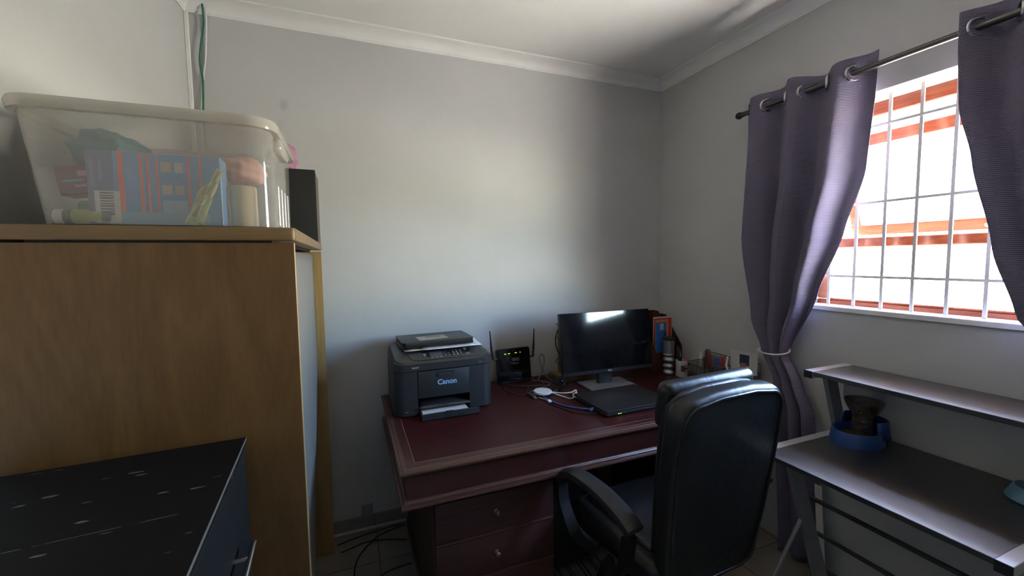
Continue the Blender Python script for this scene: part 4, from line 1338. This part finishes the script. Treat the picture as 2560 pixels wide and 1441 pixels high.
# usb hub + adapter
uh = thing('usb_plug', 'black cable plug left of the charging pad', 'plug', (0.905, 2.045, DT))
b = BM(); box(b, 0.892, 0.918, 2.005, 2.07, DT + 0.001, DT + 0.016, 0.003, 2); part(uh, 'body', b, 'rubber')
b = BM(); box(b, 0.898, 0.914, 1.985, 2.005, DT + 0.004, DT + 0.011); part(uh, 'connector', b, 'steel')
wc = thing('black_device', 'small black rounded device beside the wooden stand base', 'device', (1.152, 2.165, DT))
b = BM(); lathe(b, [(0.0, 0.0), (0.032, 0.0), (0.036, 0.006), (0.034, 0.030), (0.026, 0.046), (0.0, 0.050)], (1.148, 2.165, DT), 20); part(wc, 'body', b, 'rubber')
b = BM(); lathe(b, [(0.0, 0.0), (0.012, 0.0), (0.013, 0.004), (0.008, 0.006), (0.0, 0.0045)], (1.140, 2.130, DT + 0.026), 16, Matrix.Rotation(R(80), 4, 'X')); part(wc, 'lens', b, 'gloss')

# ================================================================== MAGAZINE HOLDERS
def holder(name, label, x0, x1, y0, y1, h, low):
    t = thing(name, label, 'file holder', ((x0 + x1) / 2, (y0 + y1) / 2, DT))
    mm = wood_mat(name + ' wood', (0.045, 0.012, 0.008), (0.075, 0.022, 0.014), axis=2, scale=16, rough=0.4)
    poly = [(y0, DT), (y1, DT), (y1, DT + h), (y1 - 0.055, DT + h), (y0, DT + low)]
    for xa in (x0, x1 - 0.006):
        b = BM(); prism(b, poly, 'x', xa, xa + 0.006); part(t, 'side_panel', b, mm)
    b = BM(); box(b, x0 + 0.006, x1 - 0.006, y1 - 0.006, y1, DT, DT + h); part(t, 'back_panel', b, mm)
    b = BM(); box(b, x0 + 0.006, x1 - 0.006, y0, y0 + 0.006, DT, DT + low); part(t, 'front_panel', b, mm)
    b = BM(); box(b, x0 + 0.006, x1 - 0.006, y0 + 0.006, y1 - 0.006, DT, DT + 0.006); part(t, 'bottom_panel', b, mm)
    return t


holder('magazine_holder', 'dark red wooden file holder behind the monitor', 1.852, 2.038, 2.150, 2.405, 0.375, 0.13)
holder('magazine_holder', 'dark red wooden file holder in the wall corner', 2.046, 2.106, 2.19, 2.405, 0.345, 0.15)
bp_ = print_mat('blue folder print', (0.02, 0.13, 0.42), [(0.0, 0.030, 0.27, 0.305, (0.55, 0.55, 0.45)), (0.035, 0.075, 0.0, 0.26, (0.02, 0.02, 0.06))], axes=(0, 2))


def book(name, label, x0, x1, y, t, z1, m, cat='folder'):
    b = BM(); box(b, x0, x1, y, y + t, DT + 0.0065, z1, 0.0008, 1)
    return single(name, b, m, label, cat, ((x0 + x1) / 2, y + t / 2, DT + 0.0065))


def leafbook(name, label, loc, w, t, h, m, cat='folder', tilt=0):
    b = BM(); box(b, -w / 2, w / 2, -t / 2, t / 2, 0, h, 0.0008, 1)
    o = link_mesh(name, b, m); o.location = loc; o.rotation_euler = (R(tilt), 0, 0)
    return tag(o, label, cat)


fx = 1.925
leafbook('blue_folder', 'bright blue folder with a pale label in front of the red folder', (1.913, 2.176, DT + 0.0065), 0.085, 0.006, 0.318, print_mat('blue folder', (0.015, 0.13, 0.45), [(-0.012, 0.018, 0.265, 0.310, (0.50, 0.50, 0.40)), (0.020, 0.05, 0.0, 0.255, (0.02, 0.02, 0.07))]))
leafbook('orange_folder', 'orange folder behind the blue folder', (1.926, 2.186, DT + 0.0065), 0.106, 0.006, 0.333, mat('orange card', (0.62, 0.19, 0.04), 0.5))
leafbook('red_folder', 'red folder between the orange and the white folders', (1.944, 2.197, DT + 0.0065), 0.140, 0.007, 0.340, mat('red card', (0.42, 0.015, 0.02), 0.45))
leafbook('white_folder', 'white folder at the back of the coloured folders', (1.953, 2.209, DT + 0.0065), 0.155, 0.008, 0.350, mat('off white card', (0.42, 0.39, 0.36), 0.6))
sl = BM(); prism(sl, [(2.053, 0.93), (2.098, 0.925), (2.099, 1.005), (2.054, 1.03)], 'y', 2.285, 2.287); single('torn_paper', sl, 'paper2', 'cream paper with a torn edge in the corner file holder', 'paper', (2.075, 2.286, 0.93))

# ================================================================== CUP, MUG, DESK ORGANISER
cu = thing('travel_mug', 'silver ribbed travel mug with a black lid by the file holders', 'travel mug', (1.905, 2.095, DT))
b = BM(); pf = [(0.0, 0.0), (0.029, 0.0), (0.031, 0.004)]
for i in range(40):
    z = 0.006 + 0.215 * i / 39
    r_ = 0.0315 + 0.003 * (i / 39)
    if z < 0.13:
        r_ += 0.0045 * math.sin(z / 0.041 * 2 * math.pi) * 0.9
    pf.append((r_, z))
lathe(b, pf, (1.905, 2.095, DT), 28); part(cu, 'body', b, 'steel')
b = BM(); lathe(b, [(0.0348, 0.221), (0.036, 0.223), (0.036, 0.234), (0.031, 0.240), (0.0, 0.241)], (1.905, 2.095, DT), 28); part(cu, 'lid', b, 'rubber')
mgd = thing('pen_mug', 'white printed mug holding pens next to the travel mug', 'mug', (1.945, 2.020, DT))
mcol = print_mat('mug print', (0.55, 0.53, 0.50), [(-0.030, -0.008, 0.035, 0.075, (0.12, 0.06, 0.04)), (-0.012, 0.010, 0.03, 0.08, (0.25, 0.30, 0.30)), (-0.022, 0.008, 0.052, 0.060, (0.05, 0.04, 0.04))], rough=0.25)
b = BM(); lathe(b, [(0.0, 0.0), (0.036, 0.0), (0.038, 0.003), (0.038, 0.100), (0.0365, 0.102), (0.0345, 0.100), (0.0345, 0.008), (0.0, 0.008)], (0, 0, 0), 28); part(mgd, 'cup', b, mcol, world=False)
b = BM(); tube(b, [(0.036, 0.0, 0.085), (0.058, 0.004, 0.080), (0.064, 0.005, 0.055), (0.056, 0.004, 0.028), (0.036, 0.0, 0.022)], 0.0055, 8, 6); part(mgd, 'handle', b, mat('mug white', (0.55, 0.53, 0.50), 0.25), world=False)


def pen(label, base, top, r, m, m2=None, cat='pen'):
    t = thing('pen', label, cat, base)
    a, c = Vector(base), Vector(top)
    d = (c - a)
    b = BM(); tube(b, [a, a + d * 0.72], r, 8); part(t, 'barrel', b, m)
    b = BM(); tube(b, [a + d * 0.72, a + d * 0.97, c], r * 1.15, 8, scale=[1, 1, 0.6]); part(t, 'cap', b, m2 or m)
    return t


mx_, my_ = 1.945, 2.020
pen('black marker standing upright in the white mug', (mx_ - 0.018, my_, DT + 0.010), (mx_ - 0.030, my_ + 0.004, DT + 0.185), 0.008, 'blackplastic')
pen('black pen leaning left in the white mug', (mx_ + 0.004, my_ - 0.008, DT + 0.010), (mx_ - 0.012, my_ + 0.012, DT + 0.165), 0.005, 'blackplastic', 'steel')
pen('white pen standing at the back of the white mug', (mx_, my_ + 0.012, DT + 0.010), (mx_ + 0.001, my_ + 0.020, DT + 0.148), 0.0055, 'white', 'blackplastic')
pen('red pen leaning right in the white mug', (mx_ - 0.010, my_ - 0.01, DT + 0.010), (mx_ + 0.034, my_ - 0.012, DT + 0.118), 0.0045, 'pen_red', 'pen_red')
pen('pale pencil leaning over the right rim of the white mug', (mx_ + 0.0, my_ - 0.014, DT + 0.010), (mx_ + 0.060, my_ - 0.026, DT + 0.115), 0.0035, 'blackplastic', 'paper2')
# mesh organiser against the window wall
og = thing('mesh_organiser', 'dark wire mesh desk organiser against the window wall', 'desk organiser', (2.0, 1.78, DT))


def mesh_wall(bm, p0, p1, z0, z1, n=9, nz=6, r=0.0011):
    p0, p1 = Vector(p0), Vector(p1)
    for i in range(n + 1):
        p = p0.lerp(p1, i / n)
        tube(bm, [(p.x, p.y, z0), (p.x, p.y, z1)], r, 4)
    for j in range(nz + 1):
        z = z0 + (z1 - z0) * j / nz
        tube(bm, [(p0.x, p0.y, z), (p1.x, p1.y, z)], r if j < nz else r * 2.4, 4)


OX0, OX1, OY0, OY1 = 1.935, 2.100, 1.600, 1.960
panels = [((OX0, OY0), (OX0, OY1), 0.095), ((OX1, OY0), (OX1, OY1), 0.155), ((OX0, OY0), (OX1, OY0), 0.11), ((OX0, OY1), (OX1, OY1), 0.11), ((OX0, 1.775), (OX1, 1.775), 0.11)]
for a, c, h in panels:
    b = BM(); mesh_wall(b, (a[0], a[1], 0), (c[0], c[1], 0), DT + 0.004, DT + h, 26 if a[0] == c[0] else 12, 9); part(og, 'mesh_panel', b, 'mesh')
b = BM(); box(b, OX0, OX1, OY0, OY1, DT, DT + 0.004); part(og, 'bottom_tray', b, 'mesh')
b = BM(); box(b, OX0 + 0.004, OX0 + 0.050, 1.715, 1.77, DT + 0.005, DT + 0.125, 0.002, 1); part(og, 'pen_cup', b, mat('grey organiser cup', (0.07, 0.07, 0.075), 0.5))
# glue bottles
def bottle(label, x, y, r, h, m, mcap):
    t = thing('small_bottle', label, 'bottle', (x, y, DT + 0.0045))
    z = DT + 0.0045
    b = BM(); lathe(b, [(0.0, 0.0), (r * 0.92, 0.0), (r, 0.004), (r, h * 0.58), (r * 0.8, h * 0.68), (r * 0.45, h * 0.72), (r * 0.45, h * 0.76)], (x, y, z), 16); part(t, 'body', b, m)
    b = BM(); lathe(b, [(r * 0.75, h * 0.75), (r * 0.75, h * 0.85), (r * 0.5, h * 0.86), (r * 0.42, h * 0.98), (r * 0.3, h), (0, h)], (x, y, z), 16); part(t, 'cap', b, mcap)


bottle('white glue bottle with a stepped cap in the organiser', 2.005, 1.925, 0.017, 0.165, mat('clear grey bottle', (0.25, 0.22, 0.22), 0.3), 'white')
bottle('slim bottle with a grey cap behind the white glue bottle', 2.035, 1.935, 0.013, 0.175, mat('brown bottle', (0.12, 0.07, 0.05), 0.3), 'key')
bottle('short white dropper bottle at the front of the organiser', 1.955, 1.69, 0.0125, 0.135, 'white', 'white')
ph = thing('cordless_phone', 'red brown handset leaning in the organiser', 'phone', (2.01, 1.84, DT + 0.0045))
pm = Matrix.Translation((2.005, 1.850, DT + 0.006)) @ Matrix.Rotation(R(62), 4, 'Z') @ Matrix.Rotation(R(20), 4, 'Y')
b = BM(); prism(b, rrect(-0.026, 0.026, 0.0, 0.190, 0.012, 4), 'y', -0.008, 0.008, 0.003, 2, pm); phb = part(ph, 'case', b, 'redbrown')
b = BM(); prism(b, rrect(-0.018, 0.018, 0.125, 0.178, 0.004, 3), 'y', -0.0092, -0.0075, mtx=pm); part(phb, 'display', b, 'panelgrey')
b = BM(); prism(b, rrect(-0.018, 0.018, 0.055, 0.115, 0.016, 4), 'y', -0.0092, -0.0075, mtx=pm); part(phb, 'keypad', b, mat('grey keypad', (0.18, 0.14, 0.15), 0.35))
for i, (dy, m1, lab) in enumerate(((0.00, 'pen_blue', 'dark blue pen leaning left in the mesh organiser'), (-0.014, 'pen_blue', 'dark blue pen right beside the red pen in the mesh organiser'), (-0.024, 'pen_red', 'red pen upright in the mesh organiser'), (-0.034, 'pen_red', 'thin red pen beside the white one in the mesh organiser'), (-0.044, 'white', 'white pen at the right in the mesh organiser'))):
    pen(lab, (1.962, 1.762 + dy * 0.8, DT + 0.006), (1.965 + 0.006 * i, 1.785 + dy * 1.55, DT + 0.165 + 0.006 * i), 0.0048, m1, m1)
# photo card
pc = print_mat('photo card print', (0.55, 0.54, 0.52), [(-0.030, 0.024, 0.045, 0.105, (0.03, 0.04, 0.10)), (-0.014, 0.020, 0.030, 0.058, (0.26, 0.13, 0.09))], axes=(1, 2), rough=0.35)
b = BM(); box(b, -0.001, 0.001, -0.075, 0.075, 0.0, 0.125); o = link_mesh('photo_card', b, pc); o.location = (2.02, 1.640, DT + 0.105); o.rotation_euler = (0, 0, R(10)); tag(o, 'white card with a photo portrait propped on the organiser', 'card')
cb = thing('card_tray', 'black slotted tray in front of the photo card', 'tray', (2.03, 1.64, DT + 0.004))
b = BM()
box(b, 1.985, 2.06, 1.605, 1.705, DT + 0.0045, DT + 0.10, 0.003, 1)
part(cb, 'body', b, mat('dark tray', (0.03, 0.03, 0.032), 0.45))
for ya, yb in ((1.612, 1.655), (1.66, 1.70)):
    b = BM()
    for q in ((ya, yb, DT + 0.086, DT + 0.092), (ya, yb, DT + 0.045, DT + 0.050), (ya, ya + 0.004, DT + 0.045, DT + 0.092), (yb - 0.004, yb, DT + 0.045, DT + 0.092)):
        box(b, 1.982, 1.986, q[0], q[1], q[2], q[3])
    part(cb, 'label_frame', b, 'mesh')

# ================================================================== OFFICE CHAIR
chx = thing('office_chair', 'black leather high back office chair pushed towards the desk', 'office chair', (1.132, 1.30, 0), R(3.5))


def cc(name, bm, m, parent=None, label=None, smooth=45):
    return part(parent or chx, name, bm, m, world=False, label=label, smooth=smooth)


# local: +y forwards to the desk, x right, back rest rear face near y=-0.27
lean = Matrix.Translation((0, -0.20, 0.46)) @ Matrix.Rotation(R(7), 4, 'X') @ Matrix.Translation((0, 0.20, -0.46))


def outline(w0, w1, w2, z0, z1, rt, n=8):
    """half outline mirrored; w0 bottom half width, w1 widest, w2 top"""
    pts = [(w0 * 0.72, z0), (w0 * 0.93, z0 + 0.015), (w0, z0 + 0.05)]
    for i in range(1, 9):
        t = i / 8
        z = z0 + 0.05 + (z1 - rt - z0 - 0.05) * t
        w = w0 + (w1 - w0) * math.sin(min(1, t * 1.15) * math.pi / 2) if t < 0.87 else w1 - (w1 - w2) * (t - 0.87) / 0.13
        pts.append((w, z))
    wtop = pts[-1][0]
    for i in range(1, n + 1):
        a = R(90 * i / n)
        pts.append((wtop - rt + rt * math.cos(a), z1 - rt + rt * math.sin(a)))
    pts.append((wtop * 0.35, z1 + 0.012))
    left = [(-x, z) for x, z in reversed(pts)]
    return pts + left


ol = outline(0.216, 0.250, 0.245, 0.40, 1.105, 0.075)
b = BM(); prism(b, ol, 'y', -0.275, -0.200, 0.022, 4, lean); back = cc('backrest', b, 'blackleather')
b = BM(); pip = [lean @ Vector((x * 0.945, -0.2750, 0.7525 + (z - 0.7525) * 0.955)) for x, z in ol]; tube(b, pip, 0.0055, 8, closed=True); cc('piping', b, 'blackleather', back)
il = outline(0.200, 0.224, 0.217, 0.47, 1.100, 0.07)
b = BM(); prism(b, il, 'y', -0.21, -0.155, 0.025, 5, lean); cush = cc('front_cushion', b, 'blackleather')
b = BM(); box(b, -0.218, 0.218, -0.185, -0.122, 0.96, 1.125, 0.031, 5, lean); cc('headrest_pad', b, 'blackleather', cush)
b = BM(); prism(b, rrect(-0.255, 0.255, -0.24, 0.255, 0.06, 5), 'z', 0.395, 0.495, 0.035, 4); seat = cc('seat', b, 'blackleather')
b = BM(); box(b, -0.20, 0.20, -0.17, 0.21, 0.478, 0.512, 0.017, 4); cc('seat_cushion', b, 'blackleather', seat)
for s_ in (-1, 1):
    xa = s_ * 0.328
    path = smooth_path([(xa - 0.004 * s_, -0.235, 0.650), (xa, -0.17, 0.680), (xa, -0.06, 0.695), (xa, 0.08, 0.686), (xa - 0.004 * s_, 0.16, 0.655), (xa - 0.008 * s_, 0.20, 0.612)], 5)
    b = BM(); sweep(b, path, [(-0.033, -0.012), (0.033, -0.012), (0.038, 0.0), (0.033, 0.013), (0.014, 0.021), (-0.014, 0.021), (-0.033, 0.013), (-0.038, 0.0)]); arm = cc('armrest', b, 'armplastic')
    path = smooth_path([(xa, -0.215, 0.622), (xa, -0.19, 0.50), (xa - 0.01 * s_, -0.12, 0.42), (xa - 0.05 * s_, -0.03, 0.398)], 6)
    b = BM(); sweep(b, path, [(-0.024, -0.011), (0.024, -0.011), (0.024, 0.011), (-0.024, 0.011)], up=Vector((s_, 0, 0.02)) if False else Vector((0, 1, 0.3)))
    path = smooth_path([(xa - 0.008 * s_, 0.215, 0.615), (xa, 0.19, 0.52), (xa - 0.005 * s_, 0.11, 0.44), (xa - 0.05 * s_, 0.03, 0.398)], 6)
    sweep(b, path, [(-0.024, -0.011), (0.024, -0.011), (0.024, 0.011), (-0.024, 0.011)], up=Vector((0, 1, 0.3)))
    cc('arm_support', b, mat('matt black arm support', (0.010, 0.010, 0.011), 0.6, spec=0.15) if 'armsup' not in MAT else MAT['armsup'])
b = BM(); box(b, -0.13, 0.13, -0.13, 0.13, 0.352, 0.396, 0.008, 2); box(b, -0.05, 0.05, -0.26, -0.1, 0.362, 0.392, 0.006, 2); box(b, -0.05, 0.05, -0.262, -0.235, 0.37, 0.56, 0.006, 2); cc('mechanism', b, 'blackplastic')
b = BM(); lathe(b, [(0.026, 0.10), (0.026, 0.24), (0.016, 0.24), (0.016, 0.355)], (0, 0, 0), 18); cc('gas_lift', b, 'blackplastic')
for i in range(5):
    a = R(90 + 72 * i + 10)
    d = Vector((math.cos(a), math.sin(a), 0))
    b = BM(); sweep(b, [d * 0.02 + Vector((0, 0, 0.112)), d * 0.16 + Vector((0, 0, 0.105)), d * 0.29 + Vector((0, 0, 0.078))], [(-0.024, -0.016), (0.024, -0.016), (0.018, 0.014), (-0.018, 0.014)]); leg = cc('base_leg', b, 'blackplastic')
    b = BM()
    for off in (-0.014, 0.014):
        n_ = Vector((-d.y, d.x, 0))
        c_ = d * 0.285 + n_ * off + Vector((0, 0, 0.027))
        lathe(b, [(0.0, -0.009), (0.024, -0.009), (0.027, -0.005), (0.027, 0.005), (0.024, 0.009), (0.0, 0.009)], c_, 16, Matrix.Rotation(a, 4, 'Z') @ Matrix.Rotation(R(90), 4, 'X'))
    box(b, d.x * 0.285 - 0.008, d.x * 0.285 + 0.008, d.y * 0.285 - 0.008, d.y * 0.285 + 0.008, 0.03, 0.075)
    cc('caster', b, 'blackplastic', leg)

# ================================================================== COMPUTER TABLE UNDER THE WINDOW
ct = thing('computer_table', 'black ash computer table with silver frame under the window', 'table', (1.81, 0.81, 0))
TY0, TY1 = 0.49, 1.128
b = BM(); box(b, 1.512, 2.095, TY0, TY1, 0.732, 0.750, 0.0015, 1); part(ct, 'table_top', b, 'ash')
b = BM(); box(b, 1.826, 2.098, TY0, 1.150, 1.017, 1.035, 0.0015, 1); part(ct, 'raised_shelf', b, 'ash')
for ya, yb, yc in ((TY1, TY1 + 0.034, 1.0), (TY0 - 0.034, TY0, -1.0)):
    b = BM(); box(b, 1.508, 2.098, ya, yb, 0.722, 0.752, 0.0015, 1); part(ct, 'end_rail', b, 'silvercap')
    b = BM(); box(b, 1.506, 1.5085, ya, yb, 0.722, 0.752); part(ct, 'end_cap', b, 'blackplastic')
    yd, ye = (1.150, 1.184) if yc > 0 else (TY0 - 0.034, TY0)
    b = BM(); box(b, 1.822, 2.099, yd, ye, 1.006, 1.037, 0.0015, 1); part(ct, 'end_rail', b, 'silvercap')
    b = BM(); box(b, 1.820, 1.8225, yd, ye, 1.006, 1.037); part(ct, 'end_cap', b, 'blackplastic')
    y0, y1 = (ya + 0.004, ya + 0.024) if yc > 0 else (yb - 0.024, yb - 0.004)
    # upper support, leaning back towards the wall
    b = BM(); prism(b, [(1.905, 1.007), (1.970, 1.007), (2.055, 0.752), (1.992, 0.752)], 'y', y0 + 0.01, y1 + 0.01); part(ct, 'shelf_support', b, 'silver')
    # flat main leg sloping back, thin front strut, rear upright
    b = BM(); prism(b, [(1.650, 0.722), (1.722, 0.722), (1.985, 0.0), (1.910, 0.0)], 'y', y0, y1, 0.002, 1); part(ct, 'main_leg', b, 'silver')
    b = BM(); tube(b, [(1.780, (y0 + y1) / 2, 0.405), (1.52, (y0 + y1) / 2 + 0.02 * yc, 0.008)], 0.0085, 10); part(ct, 'front_strut', b, 'silver')
    b = BM(); lathe(b, [(0.014, 0), (0.014, 0.010)], (1.515, (y0 + y1) / 2 + 0.02 * yc, 0), 12); part(ct, 'foot', b, 'rubber')
for x, z in ((1.832, 0.480), (1.893, 0.297)):
    b = BM(); tube(b, [(x, TY0 - 0.02, z), (x, TY1 + 0.02, z)], 0.0095, 10); part(ct, 'cross_rail', b, mat('grey rail', (0.07, 0.07, 0.075), 0.45, metal=0.4))
# white panel leaning on the wall behind the table leg
b = BM(); prism(b, [(1.252, 0.44), (1.222, 0.44), (1.190, 0.03), (1.220, 0.03)], 'x', 2.03, 2.036)
single('white_board_strip', b, 'white', 'narrow white strip of board standing behind the silver table leg', 'board', (2.033, 1.22, 0.03))

# ------------------------------------------------------------------ pet feeder
FCX, FCY, FZ = 1.960, 1.045, 0.7505
pf_ = thing('pet_feeder', 'blue pet feeder with a clear hopper of kibble on the table', 'pet feeder', (FCX, FCY, FZ))
b = BM()
# bowl in front (towards the room), collar behind
def egg(k, z, s=1.0):
    out = []
    for i in range(40):
        a = 2 * math.pi * i / 40
        rx = 0.115 if math.cos(a) > 0 else 0.105
        out.append((FCX - 0.01 + math.cos(a) * rx * k, FCY + math.sin(a) * 0.086 * k, z))
    return out


loft(b, [egg(1.0, FZ), egg(1.0, FZ + 0.006), egg(0.93, FZ + 0.052), egg(0.90, FZ + 0.058), egg(0.86, FZ + 0.056), egg(0.78, FZ + 0.012)], True, True, True)
part(pf_, 'bowl', b, 'bluefeeder', smooth=50)
b = BM()
rows = []
for z, k in ((FZ + 0.03, 1.12), (FZ + 0.075, 1.06), (FZ + 0.098, 1.02), (FZ + 0.098, 0.94), (FZ + 0.03, 1.0)):
    rows.append([(FCX + 0.042 + 0.066 * k * math.cos(R(a)), FCY + 0.078 * k * math.sin(R(a)), z if z < FZ + 0.09 else z) for a in range(-125, 126, 10)])
loft(b, rows, closed=False)
o = part(pf_, 'collar', b, 'bluefeeder', smooth=50); s = o.modifiers.new('t', 'SOLIDIFY'); s.thickness = 0.003
HX, HY = FCX + 0.040, FCY
b = BM(); lathe(b, [(0.040, 0.035), (0.040, 0.082), (0.043, 0.086), (0.040, 0.090), (0.042, 0.112), (0.058, 0.140), (0.068, 0.165), (0.070, 0.205), (0.068, 0.240), (0.056, 0.256), (0.0, 0.258)], (HX - 0.008, HY, FZ), 32, cap=False); part(pf_, 'hopper', b, 'hopper', smooth=60)
b = BM(); lathe(b, [(0.0, 0.030), (0.037, 0.034), (0.037, 0.10), (0.039, 0.113), (0.054, 0.140), (0.064, 0.163), (0.065, 0.172), (0.03, 0.179), (0.0, 0.181)], (HX - 0.008, HY, FZ), 32); part(pf_, 'kibble_fill', b, 'kibble', label='brown kibble')
b = BM()
loft(b, [egg(0.79, FZ + 0.012), egg(0.80, FZ + 0.022), egg(0.5, FZ + 0.034), egg(0.1, FZ + 0.038)], True, True, True)
part(pf_, 'kibble_serving', b, 'kibble', label='brown kibble')
bw = BM(); lathe(bw, [(0.0, 0.0), (0.070, 0.0), (0.072, 0.003), (0.055, 0.042), (0.052, 0.044), (0.049, 0.041), (0.046, 0.012), (0.0, 0.010)], (1.985, 0.560, 0.7505), 32)
single('pet_bowl', bw, 'palebowl', 'pale blue pet bowl at the right edge of the table', 'bowl', (1.985, 0.560, 0.7505), smooth=50)

# ================================================================== THINGS ON THE FLOOR
b = BM(); tube(b, [(XL + 0.02, 2.408, 0.008), (-0.2, 2.408, 0.009), (0.16, 2.408, 0.009), (0.27, 2.41, 0.008)], 0.008, 8); single('floor_conduit', b, 'key', 'pale grey conduit lying along the skirting', 'conduit', (-0.2, 2.408, 0.0))
b = BM(); tube(b, [(-0.12, 2.33, 0.004), (0.0, 2.36, 0.004), (0.10, 2.375, 0.004), (0.22, 2.385, 0.004)], 0.0035, 6, 6); single('floor_cable', b, 'black_cable', 'black cable lying close to the conduit on the floor', 'cable', (0.05, 2.36, 0.0))
b = BM(); tube(b, [(0.24, 2.37, 0.004), (0.10, 2.33, 0.004), (0.0, 2.22, 0.004), (-0.035, 2.10, 0.004), (-0.02, 1.98, 0.004), (0.03, 1.90, 0.004)], 0.0035, 6, 6); single('floor_cable', b, 'black_cable', 'black cable bending across the floor tiles beside the cabinet', 'cable', (0.0, 2.15, 0.0))
b = BM(); tube(b, [(-0.10, 2.26, 0.004), (0.02, 2.285, 0.011), (0.12, 2.27, 0.011), (0.235, 2.235, 0.004)], 0.0033, 6, 6); single('floor_cable', b, 'black_cable', 'black cable crossing the floor towards the desk pedestal', 'cable', (0.07, 2.26, 0.0))
b = BM(); tube(b, [(0.02, 1.95, 0.004), (0.10, 2.02, 0.004), (0.16, 2.04, 0.004), (0.235, 2.045, 0.004)], 0.0033, 6, 6); single('floor_cable', b, 'black_cable', 'short black cable disappearing behind the desk pedestal', 'cable', (0.15, 2.03, 0.0))
pl = thing('wall_plate', 'square blank plate on the wall just above the skirting', 'wall plate', (0.042, 2.424, 0.078))
b = BM(); box(b, 0.012, 0.072, 2.421, 2.430, 0.078, 0.142, 0.002, 1); part(pl, 'cover', b, mat('grey plate', (0.30, 0.30, 0.30), 0.5))
b = BM()
for zz in (0.09, 0.130):
    lathe(b, [(0.0025, 0), (0.0025, 0.0012)], (0.042, 2.421, zz), 10, Matrix.Rotation(R(90), 4, 'X'))
part(pl, 'screw', b, 'steel')
# black bin under the desk
bn = thing('black_appliance', 'black rounded appliance with a round hole under the desk', 'appliance', (0.98, 1.86, 0.0))
b = BM(); loft(b, [[(x, y, 0.0) for x, y in rrect(0.84, 1.14, 1.75, 1.98, 0.05, 6)], [(x, y, 0.30) for x, y in rrect(0.825, 1.155, 1.735, 1.995, 0.05, 6)]]); part(bn, 'bin', b, 'rubber')
b = BM(); prism(b, rrect(0.82, 1.16, 1.73, 2.0, 0.05, 6), 'z', 0.301, 0.44, 0.012, 3); hdp = part(bn, 'head', b, mat('grey black head', (0.022, 0.022, 0.024), 0.45))
b = BM(); lathe(b, [(0.030, -0.001), (0.034, 0.0), (0.034, 0.004), (0.030, 0.005), (0.026, 0.001), (0.0, 0.001)], (1.075, 1.7295, 0.375), 24, Matrix.Rotation(R(90), 4, 'X')); part(hdp, 'round_port', b, 'dark')
# striped cloth
st = print_mat('striped cloth print', (0.22, 0.21, 0.215), [(x, x + 0.007, -1, 1, (0.03, 0.03, 0.035)) for x in (-0.13, -0.10, -0.06, -0.045, 0.01, 0.03, 0.07, 0.085, 0.12)], axes=(0, 1), rough=0.9)
b = BM()
rows = [[(-0.19 + 0.38 * j / 16, -0.17 + 0.34 * i / 12, 0.004 + 0.003 * math.sin(j * 1.3 + i * 0.7) + 0.003) for j in range(17)] for i in range(13)]
loft(b, rows, closed=False)
o = link_mesh('striped_cloth', b, st); o.location = (0.99, 1.56, 0.001); s = o.modifiers.new('t', 'SOLIDIFY'); s.thickness = 0.004; s.offset = 1
tag(o, 'pale striped cloth lying on the floor under the desk', 'cloth')
# brown carton
cx_ = thing('brown_carton', 'brown crumpled carton standing under the desk behind the chair arm', 'box', (1.28, 2.12, 0.0))
b = BM(); box(b, 1.175, 1.42, 2.02, 2.25, 0.0, 0.50, 0.004, 2); part(cx_, 'body', b, 'carton')
for y0, a in ((2.02, 35), (2.25, -35)):
    b = BM(); box(b, 1.178, 1.417, 0.0, 0.004, 0.0, 0.09, mtx=Matrix.Translation((0, y0, 0.497)) @ Matrix.Rotation(R(a), 4, 'X')); part(cx_, 'flap', b, 'carton')
# dark bag on the floor below the table
b = lump((1.83, 0.72, 0.0), 0.13, 0.16, 0.055, 21, 0.12)
single('dark_bag', b, 'rubber', 'dark flat bag lying on the floor below the table', 'bag', (1.83, 0.72, 0.0))

# ------------------------------------------------------------------ groups of like things
GROUPS = {'curtain': 'curtains at the window', 'magazine_holder': 'file holders in the desk corner', 'paper_sheet': 'papers on the printer',
          'small_bottle': 'small bottles in the organiser', 'loose_cable': 'loose cables on the desk', 'floor_cable': 'cables on the floor',
          'blue_folder': 'folders in the file holder', 'orange_folder': 'folders in the file holder', 'red_folder': 'folders in the file holder', 'white_folder': 'folders in the file holder'}
for o in bpy.data.objects:
    if o.parent is None and o.get('label'):
        base = o.name.split('.')[0]
        if base in GROUPS:
            o['group'] = GROUPS[base]
        elif base == 'pen':
            o['group'] = 'pens in the white mug' if 'mug' in o['label'] else 'pens in the mesh organiser'
